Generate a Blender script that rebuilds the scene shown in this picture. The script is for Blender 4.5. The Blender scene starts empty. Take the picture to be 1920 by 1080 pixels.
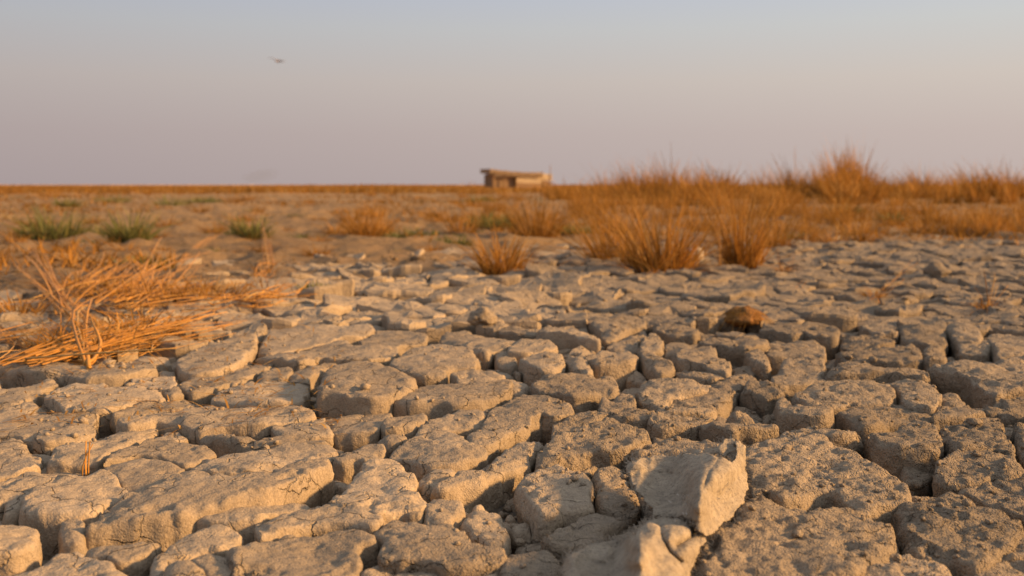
import bpy, math, random
import numpy as np
from mathutils import Vector, Matrix
from mathutils.geometry import delaunay_2d_cdt

R = math.radians
random.seed(7)
rng = np.random.default_rng(11)
S = bpy.context.scene
COL = S.collection

# ------------------------------------------------------------------ camera, sky, sun
H = 0.55                       # eye height
PITCH = R(5.93)
F = 1867.0                     # focal length in pixels of the 1920 wide photograph
cam_d = bpy.data.cameras.new('camera')
cam = bpy.data.objects.new('camera', cam_d)
COL.objects.link(cam)
cam.location = (0, 0, H)
cam.rotation_euler = (R(90) - PITCH, 0, 0)
cam_d.lens = 35.0
cam_d.sensor_width = 36.0
cam_d.clip_start = 0.02
cam_d.clip_end = 9000
cam_d.dof.use_dof = True
cam_d.dof.focus_distance = 2.0
cam_d.dof.aperture_fstop = 3.9
S.camera = cam

SUN_EL, SUN_AZ = R(19), R(97)      # azimuth clockwise from +Y: to the right and a little behind the camera
world = bpy.data.worlds.new('World')
S.world = world
world.use_nodes = True
wn = world.node_tree
wn.nodes.clear()
wo = wn.nodes.new('ShaderNodeOutputWorld')
bg = wn.nodes.new('ShaderNodeBackground')
bg.inputs['Strength'].default_value = 0.1
sky = wn.nodes.new('ShaderNodeTexSky')
sky.sky_type = 'NISHITA'
sky.sun_disc = False
sky.sun_elevation = SUN_EL
sky.sun_rotation = SUN_AZ
sky.air_density = 1.3
sky.dust_density = 3.0
sky.ozone_density = 1.5
# dusty air near the horizon: a mauve band that gives way to the clear sky higher up
tc = wn.nodes.new('ShaderNodeTexCoord')
sep = wn.nodes.new('ShaderNodeSeparateXYZ')
wn.links.new(tc.outputs['Generated'], sep.inputs[0])
ramp = wn.nodes.new('ShaderNodeValToRGB')
wn.links.new(sep.outputs['Z'], ramp.inputs['Fac'])
rc = ramp.color_ramp
HAZE = [(0.0, (1.99, 1.77, 1.77)), (0.05, (2.17, 1.95, 1.91)), (0.1, (2.40, 2.28, 2.19)), (0.15, (2.30, 2.48, 2.60)), (0.19, (2.10, 2.40, 2.90)), (0.35, (2.30, 2.50, 2.85)), (0.6, (2.50, 2.65, 2.90))]
rc.elements[0].position, rc.elements[0].color = HAZE[0][0], (*HAZE[0][1], 1)
rc.elements[1].position, rc.elements[1].color = HAZE[-1][0], (*HAZE[-1][1], 1)
for p, c in HAZE[1:-1]:
    e = rc.elements.new(p)
    e.color = (*c, 1)
# a little brighter towards the sun side, dimmer and warmer away from it
azm = wn.nodes.new('ShaderNodeMapRange')
wn.links.new(sep.outputs['X'], azm.inputs['Value'])
azm.inputs['From Min'].default_value = -0.9
azm.inputs['From Max'].default_value = 0.9
azm.inputs['To Min'].default_value = 0.72
azm.inputs['To Max'].default_value = 1.26
azm.inputs['To Min'].default_value = 0.0
azm.inputs['To Max'].default_value = 1.0
tint = wn.nodes.new('ShaderNodeMix')
tint.data_type = 'RGBA'
wn.links.new(azm.outputs['Result'], tint.inputs['Factor'])
tint.inputs[6].default_value = (0.74, 0.69, 0.71, 1)
tint.inputs[7].default_value = (1.27, 1.18, 1.08, 1)
mulh = wn.nodes.new('ShaderNodeVectorMath')
mulh.operation = 'MULTIPLY'
wn.links.new(ramp.outputs['Color'], mulh.inputs[0])
wn.links.new(tint.outputs[2], mulh.inputs[1])
fac = wn.nodes.new('ShaderNodeMapRange')
fac.interpolation_type = 'SMOOTHSTEP'
wn.links.new(sep.outputs['Z'], fac.inputs['Value'])
fac.inputs['From Min'].default_value = 0.12
fac.inputs['From Max'].default_value = 0.75
fac.inputs['To Min'].default_value = 0.0
fac.inputs['To Max'].default_value = 0.3
mixs = wn.nodes.new('ShaderNodeMix')
mixs.data_type = 'RGBA'
wn.links.new(fac.outputs['Result'], mixs.inputs['Factor'])
wn.links.new(mulh.outputs['Vector'], mixs.inputs[6])
wn.links.new(sky.outputs['Color'], mixs.inputs[7])
wn.links.new(mixs.outputs[2], bg.inputs['Color'])
wn.links.new(bg.outputs[0], wo.inputs['Surface'])

sun_d = bpy.data.lights.new('sun', 'SUN')
sun_d.energy = 3.8
sun_d.angle = R(5.0)
sun_d.color = (1.0, 0.575, 0.225)
sun = bpy.data.objects.new('sun', sun_d)
COL.objects.link(sun)
sv = Vector((math.sin(SUN_AZ) * math.cos(SUN_EL), math.cos(SUN_AZ) * math.cos(SUN_EL), math.sin(SUN_EL)))
sun.rotation_euler = sv.to_track_quat('Z', 'Y').to_euler()
sun.location = (6, -6, 8)

S.view_settings.view_transform = 'Standard'
S.view_settings.look = 'None'
S.view_settings.gamma = 1.0
S.view_settings.use_curve_mapping = False
S.view_settings.exposure = 1.2
S.render.engine = 'CYCLES'
S.cycles.use_denoising = True
S.cycles.max_bounces = 5

# ------------------------------------------------------------------ helpers
CP, SP = math.cos(PITCH), math.sin(PITCH)


def gp(px, py, z=0.0):
    """the point at height z seen at pixel (px, py) of the photograph"""
    u, v = (px - 960.0) / F, (540.0 - py) / F
    dx, dy, dz = u, CP + v * SP, -SP + v * CP
    t = (z - H) / dz
    return (dx * t, dy * t, z)


def at_depth(px, py, y):
    u, v = (px - 960.0) / F, (540.0 - py) / F
    dx, dy, dz = u, CP + v * SP, -SP + v * CP
    t = y / dy
    return Vector((dx * t, y, H + dz * t))


def _hash(ix, iy, iz, seed):
    h = (ix.astype(np.int64) * 374761393 + iy.astype(np.int64) * 668265263 + iz.astype(np.int64) * 2147483647 + seed * 974634777) & 0xFFFFFFFF
    h = ((h ^ (h >> 13)) * 1274126177) & 0xFFFFFFFF
    h = ((h ^ (h >> 16)) * 2246822519) & 0xFFFFFFFF
    h = h ^ (h >> 15)
    return (h & 0xFFFFFF) / float(0xFFFFFF)


def vnoise(x, y, z, seed=0):
    x, y, z = np.broadcast_arrays(np.asarray(x, float), np.asarray(y, float), np.asarray(z, float))
    ix, iy, iz = np.floor(x), np.floor(y), np.floor(z)
    fx, fy, fz = x - ix, y - iy, z - iz
    fx, fy, fz = [f * f * (3 - 2 * f) for f in (fx, fy, fz)]
    r = 0
    for a in (0, 1):
        wa = fx if a else 1 - fx
        for b in (0, 1):
            wb = fy if b else 1 - fy
            for c in (0, 1):
                wc = fz if c else 1 - fz
                r = r + wa * wb * wc * _hash(ix + a, iy + b, iz + c, seed)
    return r * 2 - 1


def fbm(x, y, z, sc, octv=4, seed=0, gain=0.5):
    a, s, r = 1.0, sc, 0
    for k in range(octv):
        r = r + a * vnoise(x * s + 17.3 * k, y * s - 9.1 * k, z * s + 5.7 * k, seed + k)
        a *= gain
        s *= 2.03
    return r


def tag(o, label=None, cat=None, group=None, kind=None):
    if label:
        o['label'] = label
    if cat:
        o['category'] = cat
    if group:
        o['group'] = group
    if kind:
        o['kind'] = kind
    return o


def link(name, me, mat=None, parent=None, loc=None):
    o = bpy.data.objects.new(name, me)
    COL.objects.link(o)
    if mat is not None and me is not None and not me.materials:
        me.materials.append(mat)
    if parent is not None:
        o.parent = parent
    if loc is not None:
        o.location = loc
    return o


def mesh(name, verts, faces, smooth=True):
    me = bpy.data.meshes.new(name)
    me.from_pydata([tuple(map(float, v)) for v in verts], [], [tuple(map(int, f)) for f in faces])
    if smooth:
        me.polygons.foreach_set('use_smooth', [True] * len(me.polygons))
    me.update()
    return me


def fast_mesh(name, verts, quads=None, tris=None, smooth=True):
    """large meshes from numpy arrays"""
    me = bpy.data.meshes.new(name)
    verts = np.asarray(verts, np.float32)
    loops, starts, n = [], [], 0
    if quads is not None and len(quads):
        q = np.asarray(quads, np.int32)
        loops.append(q.ravel())
        starts.append(np.arange(len(q)) * 4)
        n = len(q) * 4
    if tris is not None and len(tris):
        t = np.asarray(tris, np.int32)
        loops.append(t.ravel())
        starts.append(n + np.arange(len(t)) * 3)
    loops = np.concatenate(loops)
    starts = np.concatenate(starts)
    me.vertices.add(len(verts))
    me.vertices.foreach_set('co', verts.ravel())
    me.loops.add(len(loops))
    me.loops.foreach_set('vertex_index', loops.astype(np.int32))
    me.polygons.add(len(starts))
    me.polygons.foreach_set('loop_start', starts.astype(np.int32))
    me.update(calc_edges=True)
    me.polygons.foreach_set('use_smooth', [smooth] * len(starts))
    me.validate()
    return me


class NT:
    """small node-building helper"""
    def __init__(self, name):
        self.m = bpy.data.materials.new(name)
        self.m.use_nodes = True
        self.t = self.m.node_tree
        self.t.nodes.clear()
        self.out = self.t.nodes.new('ShaderNodeOutputMaterial')

    def n(self, typ, **kw):
        nd = self.t.nodes.new(typ)
        for k, v in kw.items():
            if k.startswith('i_'):
                key = k[2:]
                nd.inputs[int(key) if key.isdigit() else key.replace('_', ' ')].default_value = v
            else:
                setattr(nd, k, v)
        return nd

    def l(self, a, b):
        self.t.links.new(a, b)

    def noise(self, vec, scale, detail=4, rough=0.55):
        nd = self.n('ShaderNodeTexNoise', i_Scale=scale, i_Detail=detail, i_Roughness=rough)
        self.l(vec, nd.inputs['Vector'])
        return nd.outputs['Fac']

    def ramp(self, fac, stops):
        nd = self.n('ShaderNodeValToRGB')
        cr = nd.color_ramp
        while len(cr.elements) < len(stops):
            cr.elements.new(0.5)
        for e, (p, c) in zip(cr.elements, stops):
            e.position = p
            e.color = (*c, 1) if len(c) == 3 else c
        self.l(fac, nd.inputs['Fac'])
        return nd.outputs['Color']

    def mix(self, fac, a, b, blend='MIX'):
        nd = self.n('ShaderNodeMix', data_type='RGBA', blend_type=blend)
        for v, i in ((fac, 0), (a, 6), (b, 7)):
            if hasattr(v, 'links'):
                self.l(v, nd.inputs[i])
            elif i == 0:
                nd.inputs[0].default_value = v
            else:
                nd.inputs[i].default_value = (*v, 1)
        return nd.outputs[2]

    def math(self, op, a, b=0.0):
        nd = self.n('ShaderNodeMath', operation=op)
        for v, i in ((a, 0), (b, 1)):
            if hasattr(v, 'links'):
                self.l(v, nd.inputs[i])
            else:
                nd.inputs[i].default_value = v
        return nd.outputs[0]

    def maprange(self, v, a, b, c, d):
        nd = self.n('ShaderNodeMapRange')
        self.l(v, nd.inputs['Value'])
        for k, x in zip(('From Min', 'From Max', 'To Min', 'To Max'), (a, b, c, d)):
            nd.inputs[k].default_value = x
        return nd.outputs['Result']

    def bump(self, h, strength, dist, prev=None):
        nd = self.n('ShaderNodeBump', i_Strength=strength, i_Distance=dist)
        self.l(h, nd.inputs['Height'])
        if prev is not None:
            self.l(prev, nd.inputs['Normal'])
        return nd.outputs['Normal']

    def principled(self, col, normal=None, rough=0.95, spec=0.15):
        p = self.n('ShaderNodeBsdfPrincipled')
        p.inputs['Roughness'].default_value = rough
        p.inputs['Specular IOR Level'].default_value = spec
        if hasattr(col, 'links'):
            self.l(col, p.inputs['Base Color'])
        else:
            p.inputs['Base Color'].default_value = (*col, 1)
        if normal is not None:
            self.l(normal, p.inputs['Normal'])
        return p.outputs[0]

    def done(self, sh):
        self.l(sh, self.out.inputs['Surface'])
        return self.m


def mud_material():
    b = NT('dry_mud')
    g = b.n('ShaderNodeNewGeometry')
    pos = g.outputs['Position']
    oi = b.n('ShaderNodeObjectInfo')
    n1 = b.noise(pos, 2.2, 5, 0.6)
    n2 = b.noise(pos, 26, 6, 0.65)
    n3 = b.noise(pos, 240, 3, 0.6)
    n4 = b.noise(pos, 9, 4, 0.6)
    c = b.ramp(n1, [(0.30, (0.291, 0.229, 0.160)), (0.5, (0.359, 0.282, 0.196)), (0.70, (0.411, 0.321, 0.222))])
    c = b.mix(b.maprange(b.noise(pos, 0.9, 4, 0.6), 0.5, 0.68, 0, 0.5), c, (0.426, 0.339, 0.240))
    c = b.mix(b.maprange(n2, 0.36, 0.70, 0.0, 0.62), c, (0.244, 0.198, 0.146))
    c = b.mix(b.maprange(n4, 0.56, 0.76, 0.0, 0.6), c, (0.452, 0.361, 0.258))
    sx = b.n('ShaderNodeSeparateXYZ')
    b.l(pos, sx.inputs[0])
    side = b.math('ADD', sx.outputs['X'], b.maprange(b.noise(pos, 1.3, 3), 0.3, 0.7, -0.6, 0.6))
    coarse = b.maprange(side, -0.35, 0.75, 0.0, 1.0)
    spots = b.maprange(b.noise(pos, 60, 5, 0.7), 0.42, 0.62, 0.0, 1.0)
    c = b.mix(b.math('MULTIPLY', coarse, 0.45), c, (0.322, 0.257, 0.182))
    c = b.mix(b.math('MULTIPLY', b.math('MULTIPLY', coarse, spots), 0.45), c, (0.203, 0.164, 0.120))
    v = b.maprange(n3, 0.28, 0.72, 0.72, 1.22)
    vv = b.n('ShaderNodeCombineXYZ')
    rnd = b.maprange(oi.outputs['Random'], 0, 1, 0.80, 1.12)
    f = b.math('MULTIPLY', v, rnd)
    for i in range(3):
        b.l(f, vv.inputs[i])
    c = b.mix(1.0, c, vv.outputs[0], 'MULTIPLY')
    vor = b.n('ShaderNodeTexVoronoi', i_Scale=95.0, feature='F1')
    b.l(pos, vor.inputs['Vector'])
    grain = b.maprange(vor.outputs['Distance'], 0.0, 0.7, 1.0, 0.0)
    patch = b.math('MULTIPLY', b.maprange(b.noise(pos, 6, 3), 0.40, 0.56, 0.0, 1.0), b.maprange(coarse, 0, 1, 0.25, 1.0))
    wv = b.n('ShaderNodeVectorMath', operation='ADD')
    wn_ = b.n('ShaderNodeTexNoise', i_Scale=16.0, i_Detail=4.0)
    b.l(pos, wn_.inputs['Vector'])
    wsc = b.n('ShaderNodeVectorMath', operation='SCALE')
    b.l(wn_.outputs['Color'], wsc.inputs[0])
    wsc.inputs['Scale'].default_value = 0.07
    b.l(pos, wv.inputs[0])
    b.l(wsc.outputs['Vector'], wv.inputs[1])
    cr = b.n('ShaderNodeTexVoronoi', i_Scale=11.0, feature='DISTANCE_TO_EDGE')
    b.l(wv.outputs['Vector'], cr.inputs['Vector'])
    hair = b.math('MULTIPLY', b.maprange(cr.outputs['Distance'], 0.0, 0.022, 1.0, 0.0), b.maprange(b.noise(pos, 5, 2), 0.47, 0.56, 0.0, 1.0))
    nm = b.bump(b.noise(pos, 34, 6, 0.68), 0.9, 0.012)
    b.l(b.maprange(coarse, 0, 1, 0.55, 0.95), nm.node.inputs['Strength'])
    nm = b.bump(b.math('SUBTRACT', 1.0, hair), 1.0, 0.006, nm)
    nm = b.bump(b.noise(pos, 150, 4, 0.65), 0.9, 0.0045, nm)
    b.l(b.maprange(coarse, 0, 1, 0.35, 0.95), nm.node.inputs['Strength'])
    nm = b.bump(b.math('MULTIPLY', grain, patch), 0.8, 0.005, nm)
    vo2 = b.n('ShaderNodeTexVoronoi', i_Scale=260.0, feature='F1')
    b.l(pos, vo2.inputs['Vector'])
    nm = b.bump(b.math('MULTIPLY', b.maprange(vo2.outputs['Distance'], 0.0, 0.6, 1.0, 0.0), b.maprange(coarse, 0, 1, 0.2, 1.0)), 0.8, 0.003, nm)
    return b.done(b.principled(c, nm))


def ground_material():
    b = NT('ground_soil')
    g = b.n('ShaderNodeNewGeometry')
    pos = g.outputs['Position']
    ln = b.n('ShaderNodeVectorMath', operation='LENGTH')
    b.l(pos, ln.inputs[0])
    d = ln.outputs['Value']
    n1 = b.noise(pos, 0.5, 5, 0.6)
    n2 = b.noise(pos, 6, 6, 0.65)
    c = b.ramp(n1, [(0.32, (0.250, 0.165, 0.090)), (0.52, (0.345, 0.226, 0.115)), (0.70, (0.410, 0.250, 0.105))])
    c = b.mix(b.maprange(n2, 0.46, 0.66, 0, 0.75), c, (0.165, 0.125, 0.085))
    # sparse green weeds in the middle distance
    n3 = b.noise(pos, 0.22, 4, 0.6)
    c = b.mix(b.math('MULTIPLY', b.maprange(n3, 0.58, 0.70, 0, 0.55), b.maprange(d, 12, 20, 0, 1)), c, (0.130, 0.125, 0.045))
    # straw covered plain beyond
    far = b.math('ADD', d, b.maprange(b.noise(pos, 0.05, 3), 0, 1, -16, 16))
    c = b.mix(b.maprange(far, 55, 80, 0.0, 0.9), c, (0.560, 0.310, 0.120))
    near = b.mix(b.maprange(b.noise(pos, 30, 5, 0.6), 0.35, 0.7, 0, 1), (0.260, 0.215, 0.160), (0.175, 0.145, 0.110))
    c = b.mix(b.maprange(d, 4.5, 7.5, 0, 1), near, c)
    nm = b.bump(b.noise(pos, 11, 7, 0.7), 1.0, 0.07)
    nm = b.bump(b.noise(pos, 60, 4, 0.7), 0.9, 0.012, nm)
    return b.done(b.principled(c, nm))


def blade_material(name, stops, trans=0.35, vary=True):
    b = NT(name)
    g = b.n('ShaderNodeNewGeometry')
    c = b.ramp(g.outputs['Random Per Island'], stops)
    if vary:
        c = b.mix(b.maprange(b.noise(g.outputs['Position'], 14, 3), 0.3, 0.7, 0, 0.4), c, tuple(x * 0.55 for x in stops[0][1]))
    p = b.principled(c, None, 0.7, 0.2)
    tr = b.n('ShaderNodeBsdfTranslucent')
    b.l(c, tr.inputs['Color'])
    mx = b.n('ShaderNodeMixShader', i_0=trans)
    b.l(p, mx.inputs[1])
    b.l(tr.outputs[0], mx.inputs[2])
    return b.done(mx.outputs[0])


def stalk_material():
    b = NT('straw_stalk')
    oi = b.n('ShaderNodeObjectInfo')
    c = b.ramp(oi.outputs['Random'], [(0.0, (0.280, 0.132, 0.024)), (0.5, (0.470, 0.221, 0.040)), (0.85, (0.560, 0.270, 0.048)), (1.0, (0.500, 0.310, 0.100))])
    t = b.n('ShaderNodeTexCoord')
    c = b.mix(b.maprange(b.noise(t.outputs['Object'], 18, 3), 0.4, 0.7, 0, 0.5), c, (0.300, 0.141, 0.026))
    return b.done(b.principled(c, None, 0.6, 0.3))


def plain_material(name, c1, c2, scale=8.0, bump=0.3, dist=0.01, rough=0.9, stretch=None):
    b = NT(name)
    t = b.n('ShaderNodeTexCoord')
    v = t.outputs['Object']
    if stretch:
        mp = b.n('ShaderNodeMapping')
        mp.inputs['Scale'].default_value = stretch
        b.l(v, mp.inputs['Vector'])
        v = mp.outputs[0]
    nz = b.noise(v, scale, 5, 0.6)
    c = b.ramp(nz, [(0.32, c1), (0.68, c2)])
    return b.done(b.principled(c, b.bump(nz, bump, dist), rough))


def cloth_material():
    b = NT('dirty_cloth')
    g = b.n('ShaderNodeNewGeometry')
    pos = g.outputs['Position']
    n1 = b.noise(pos, 16, 5, 0.65)
    c = b.ramp(n1, [(0.35, (0.290, 0.238, 0.172)), (0.6, (0.385, 0.318, 0.232))])
    n2 = b.noise(pos, 55, 5, 0.7)
    c = b.mix(b.maprange(n2, 0.46, 0.66, 0, 0.8), c, (0.22, 0.183, 0.138))
    n3 = b.noise(pos, 260, 2, 0.5)
    c = b.mix(b.maprange(n3, 0.61, 0.69, 0, 0.85), c, (0.12, 0.09, 0.065))
    wv = b.n('ShaderNodeTexNoise', i_Scale=700.0, i_Detail=2.0)
    b.l(pos, wv.inputs['Vector'])
    nm = b.bump(b.noise(pos, 30, 4, 0.6), 1.0, 0.010)
    nm = b.bump(n2, 0.8, 0.005, nm)
    nm = b.bump(n3, 0.6, 0.002, nm)
    nm = b.bump(wv.outputs['Fac'], 0.5, 0.001, nm)
    for ang_ in (0.5, 2.0):
        mp = b.n('ShaderNodeMapping')
        mp.inputs['Rotation'].default_value = (0, 0, ang_)
        mp.inputs['Scale'].default_value = (40, 330, 40)
        b.l(pos, mp.inputs['Vector'])
        nm = b.bump(b.noise(mp.outputs[0], 1.0, 2), 0.9, 0.003, nm)
    return b.done(b.principled(c, nm, 0.9))


MUD = mud_material()
SOIL = ground_material()
STRAW = blade_material('dry_grass', [(0.0, (0.170, 0.080, 0.014)), (0.25, (0.370, 0.174, 0.031)), (0.5, (0.480, 0.226, 0.041)), (0.8, (0.560, 0.263, 0.048)), (0.92, (0.600, 0.340, 0.100)), (1.0, (0.340, 0.211, 0.068))])
STRAW_DULL = blade_material('old_dry_grass', [(0.0, (0.170, 0.080, 0.014)), (0.5, (0.380, 0.179, 0.032)), (0.9, (0.500, 0.240, 0.043)), (1.0, (0.300, 0.186, 0.060))])
STRAW_PALE = blade_material('pale_dry_grass', [(0.0, (0.360, 0.169, 0.031)), (0.5, (0.460, 0.225, 0.039)), (1.0, (0.560, 0.340, 0.110))])
GREEN = blade_material('green_weed', [(0.0, (0.130, 0.145, 0.044)), (0.6, (0.195, 0.195, 0.062)), (0.88, (0.28, 0.220, 0.070)), (1.0, (0.42, 0.25, 0.07))], 0.25)
STALK = stalk_material()
CLOTH = cloth_material()

# ------------------------------------------------------------------ the ground sheet
PLATES_TO = 14.0


def plate_limit(x, y):
    """how far out the cracked plates reach: farther on the right than on the left"""
    u = x / np.maximum(y, 0.3)
    t = np.clip((u + 0.12) / 0.34, 0, 1)
    return 5.6 + 4.6 * t * t * (3 - 2 * t) + 0.9 * vnoise(x * 0.7, y * 0.7, 1.5, 19)


def floor_z(x, y):
    d = np.hypot(x, y)
    e = d - plate_limit(x, y)
    base = np.interp(e, [-2.5, -0.6, 0.8, 3.0], [-0.080, -0.05, -0.014, 0.0])
    a = np.interp(e, [-2, 0.5, 8, 30, 80, 5000], [0.016, 0.046, 0.055, 0.06, 0.02, 0.0])
    return base + a * fbm(x, y, 0, 3.2, 5, 3, 0.55) + np.interp(d, [0, 20, 40, 200, 5000], [0, 0.0, 0.035, 0.04, 0.0]) * fbm(x, y, 0, 0.35, 3, 9)


ang = np.concatenate([np.linspace(-180, -44, 24, endpoint=False), np.linspace(-44, 44, 420, endpoint=False), np.linspace(44, 180, 24, endpoint=False)])
rad = np.concatenate([np.linspace(0.25, 3.0, 30, endpoint=False), np.geomspace(3.0, 90, 400, endpoint=False), np.geomspace(90, 4500, 40)])
A, Q = np.meshgrid(np.radians(ang), rad)
gx, gy = np.sin(A) * Q, np.cos(A) * Q
gz = floor_z(gx, gy)
gv = np.stack([gx.ravel(), gy.ravel(), gz.ravel()], 1)
na, nr = len(ang), len(rad)
i, j = np.meshgrid(np.arange(nr - 1), np.arange(na), indexing='ij')
j2 = (j + 1) % na
q = np.stack([i * na + j, (i + 1) * na + j, (i + 1) * na + j2, i * na + j2], -1).reshape(-1, 4)
gv = np.vstack([gv, [[0, 0, -0.125]]])
tri = np.stack([np.full(na, len(gv) - 1), np.arange(na), (np.arange(na) + 1) % na], 1)
gme = fast_mesh('ground', gv, q[:, ::-1], tri)
gme.materials.append(SOIL)
ground = tag(link('ground', gme), kind='structure')

# ------------------------------------------------------------------ mud plates
def seg_dist(P, poly):
    """distance of points P (n,2) from a closed outline, and whether they lie inside it"""
    a = poly
    b = np.roll(poly, -1, 0)
    ab = b - a
    l2 = np.maximum((ab ** 2).sum(1), 1e-12)
    ap = P[:, None, :] - a[None]
    t = np.clip((ap * ab[None]).sum(2) / l2, 0, 1)
    dd = ap - t[..., None] * ab[None]
    d = np.sqrt((dd ** 2).sum(2).min(1))
    y = P[:, 1][:, None]
    cond = (a[None, :, 1] > y) != (b[None, :, 1] > y)
    den = np.where(np.abs(ab[:, 1]) < 1e-12, 1e-12, ab[:, 1])
    xi = a[None, :, 0] + (y - a[None, :, 1]) / den[None] * ab[None, :, 0]
    ins = (cond & (P[:, 0][:, None] < xi)).sum(1) % 2 == 1
    return d, ins


def area2(p):
    return (p[:, 0] * np.roll(p[:, 1], -1) - np.roll(p[:, 0], -1) * p[:, 1]).sum() / 2


def chaikin(p, w=0.22):
    nx = np.roll(p, -1, 0)
    return np.stack([p * (1 - w) + nx * w, p * w + nx * (1 - w)], 1).reshape(-1, 2)


def resample(p, s):
    nx = np.roll(p, -1, 0)
    L = np.hypot(*(nx - p).T)
    cum = np.concatenate([[0], np.cumsum(L)])
    n = max(8, int(round(cum[-1] / s)))
    t = np.arange(n) / n * cum[-1]
    pp = np.vstack([p, p[:1]])
    return np.stack([np.interp(t, cum, pp[:, 0]), np.interp(t, cum, pp[:, 1])], 1)


def normals_out(p):
    d = np.roll(p, -1, 0) - np.roll(p, 1, 0)
    n = np.stack([d[:, 1], -d[:, 0]], 1)
    return n / np.maximum(np.hypot(*n.T), 1e-9)[:, None]


def plate(outline, ztop, s, seed, r=0.014, rough=1.0, tilt=(0, 0), depth=0.15, jag=1.0, shrink=0.003, name='mud_plate', dome=0.001):
    """one block of cracked mud: rough rounded top, crumbling sides; returns the object, a part of the ground"""
    p = np.asarray(outline, float)
    if area2(p) < 0:
        p = p[::-1]
    p = resample(chaikin(p, 0.09), s)
    nn = normals_out(p)
    amp = (0.008 * fbm(p[:, 0], p[:, 1], seed * 1.7, 18, 5, seed, 0.62) + 0.003 * fbm(p[:, 0], p[:, 1], seed, 90, 2, seed + 5)) * jag
    p = p + nn * (amp - shrink)[:, None]
    n0 = len(p)
    c = p.mean(0)
    lo, hi = p.min(0), p.max(0)
    size = np.sqrt(max(abs(area2(p)), 1e-6))
    r = min(r, size * 0.22)
    xs = np.arange(lo[0], hi[0], s)
    ys = np.arange(lo[1], hi[1], s * 0.9)
    X, Y = np.meshgrid(xs, ys)
    X = X + (np.arange(len(ys)) % 2)[:, None] * s * 0.5
    P = np.stack([X.ravel(), Y.ravel()], 1) + rng.uniform(-0.22, 0.22, (X.size, 2)) * s
    d, ins = seg_dist(P, p)
    P = P[ins & (d > min(0.75 * s, r * 0.6) + 0.25 * s)]
    ring = p - nn * (0.28 * r)
    d, ins = seg_dist(ring, p)
    ring = ring[ins & (d > 0.24 * r)]
    if s < r * 0.9 or True:
        ring2 = p - nn * (0.75 * r)
        d, ins = seg_dist(ring2, p)
        ring2 = ring2[ins & (d > 0.66 * r)][::1]
        if len(ring2):
            dd = np.sqrt(((P[:, None] - ring2[None]) ** 2).sum(2)).min(1) if len(P) else np.zeros(0)
            P = P[dd > 0.5 * s] if len(P) else P
        P = np.vstack([P, ring2]) if len(ring2) else P
    allp = np.vstack([p, ring, P])
    vs, es, fs, ov, oe, of = delaunay_2d_cdt([Vector(v) for v in allp], [(k, (k + 1) % n0) for k in range(n0)], [], 1, 1e-6)
    V = np.array([(v.x, v.y) for v in vs])
    first = {}
    for k, src in enumerate(ov):
        for m in src:
            if m < n0 and m not in first:
                first[m] = k
    loop = [first[m] for m in range(n0) if m in first]
    d, _ = seg_dist(V, p)
    rr = r * (1.0 + 0.55 * fbm(V[:, 0], V[:, 1], 3.1, 14, 2, seed))
    rr = np.clip(rr, 0.3 * r, 2.0 * r)
    t = np.clip(d / rr, 0, 1)
    drop = rr * (1 - np.sqrt(np.maximum(0, 1 - (1 - t) ** 2)))
    x, y = V[:, 0], V[:, 1]
    rel = 0.0095 * fbm(x, y, 0.3 * seed, 7, 3, 21) + 0.0030 * fbm(x, y, 0, 30, 3, 33, 0.6) * rough ** 1.6
    if s < 0.016:
        rel = rel + 0.0022 * rough * fbm(x, y, 0, 95, 2, 41, 0.6)
        pit = np.clip(fbm(x, y, 0, 40, 2, 77) - 0.55, 0, 1)
        rel = rel - 0.012 * pit * rough ** 2
    if s < 0.022:
        edge = np.clip(1 - d / (0.16 * size + 0.008), 0, 1)
        chip = np.clip((fbm(x, y, 1.3 * seed, 17, 3, 63, 0.6) + 1.25 * edge - 0.95) * 5, 0, 1)
        rel = rel - (0.0055 + 0.003 * math.sin(seed)) * chip
        layer = np.clip((fbm(x, y, 0.7 * seed, 6, 4, 72, 0.6) - 0.15) * 9, 0, 1)
        rel = rel + 0.0032 * rough * layer
    q2 = ((V - c) / max(size, 0.01))
    z = ztop + rel - drop + tilt[0] * (x - c[0]) + tilt[1] * (y - c[1]) + dome * (1 - 2.2 * (q2 ** 2).sum(1)).clip(-1, 1)
    verts = [np.column_stack([x, y, z])]
    faces = [f for f in fs]
    # sides
    B = V[loop]
    bz = z[loop]
    bn = normals_out(B)
    zb = ztop - depth
    lv = max(3, int(round(min(depth, 0.10) / (s * 1.5))))
    lv = min(lv, 9)
    prev = list(loop)
    base = len(V)
    nb = len(B)
    for k in range(1, lv + 1):
        tt = (k / lv) ** 1.25
        zz = bz * (1 - tt) + zb * tt
        off = 0.011 * fbm(B[:, 0], B[:, 1], zz, 16, 3, 55 + seed % 7, 0.6) * min(1.0, 2.5 * tt) + 0.004 * math.sin(math.pi * min(1, tt * 1.6)) - 0.008 * tt
        if s < 0.016:
            off = off + 0.0035 * fbm(B[:, 0], B[:, 1], zz, 80, 2, 91)
        off = np.clip(off, -0.10 * size, 0.012)
        verts.append(np.column_stack([B + bn * off[:, None], zz]))
        cur = list(range(base, base + nb))
        for m in range(nb):
            m2 = (m + 1) % nb
            faces.append((prev[m], cur[m], cur[m2], prev[m2]))
        prev = cur
        base += nb
    W = np.vstack(verts)
    org = np.array([c[0], c[1], ztop])
    me = mesh(name, W - org, faces)
    return link(name, me, MUD, ground, org)


TILES = {'A': (0, 810), 'B': (480, 810), 'C': (960, 810), 'D': (1440, 810), 'E': (0, 590), 'F': (480, 590), 'G': (960, 590), 'H': (1440, 590)}
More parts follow.
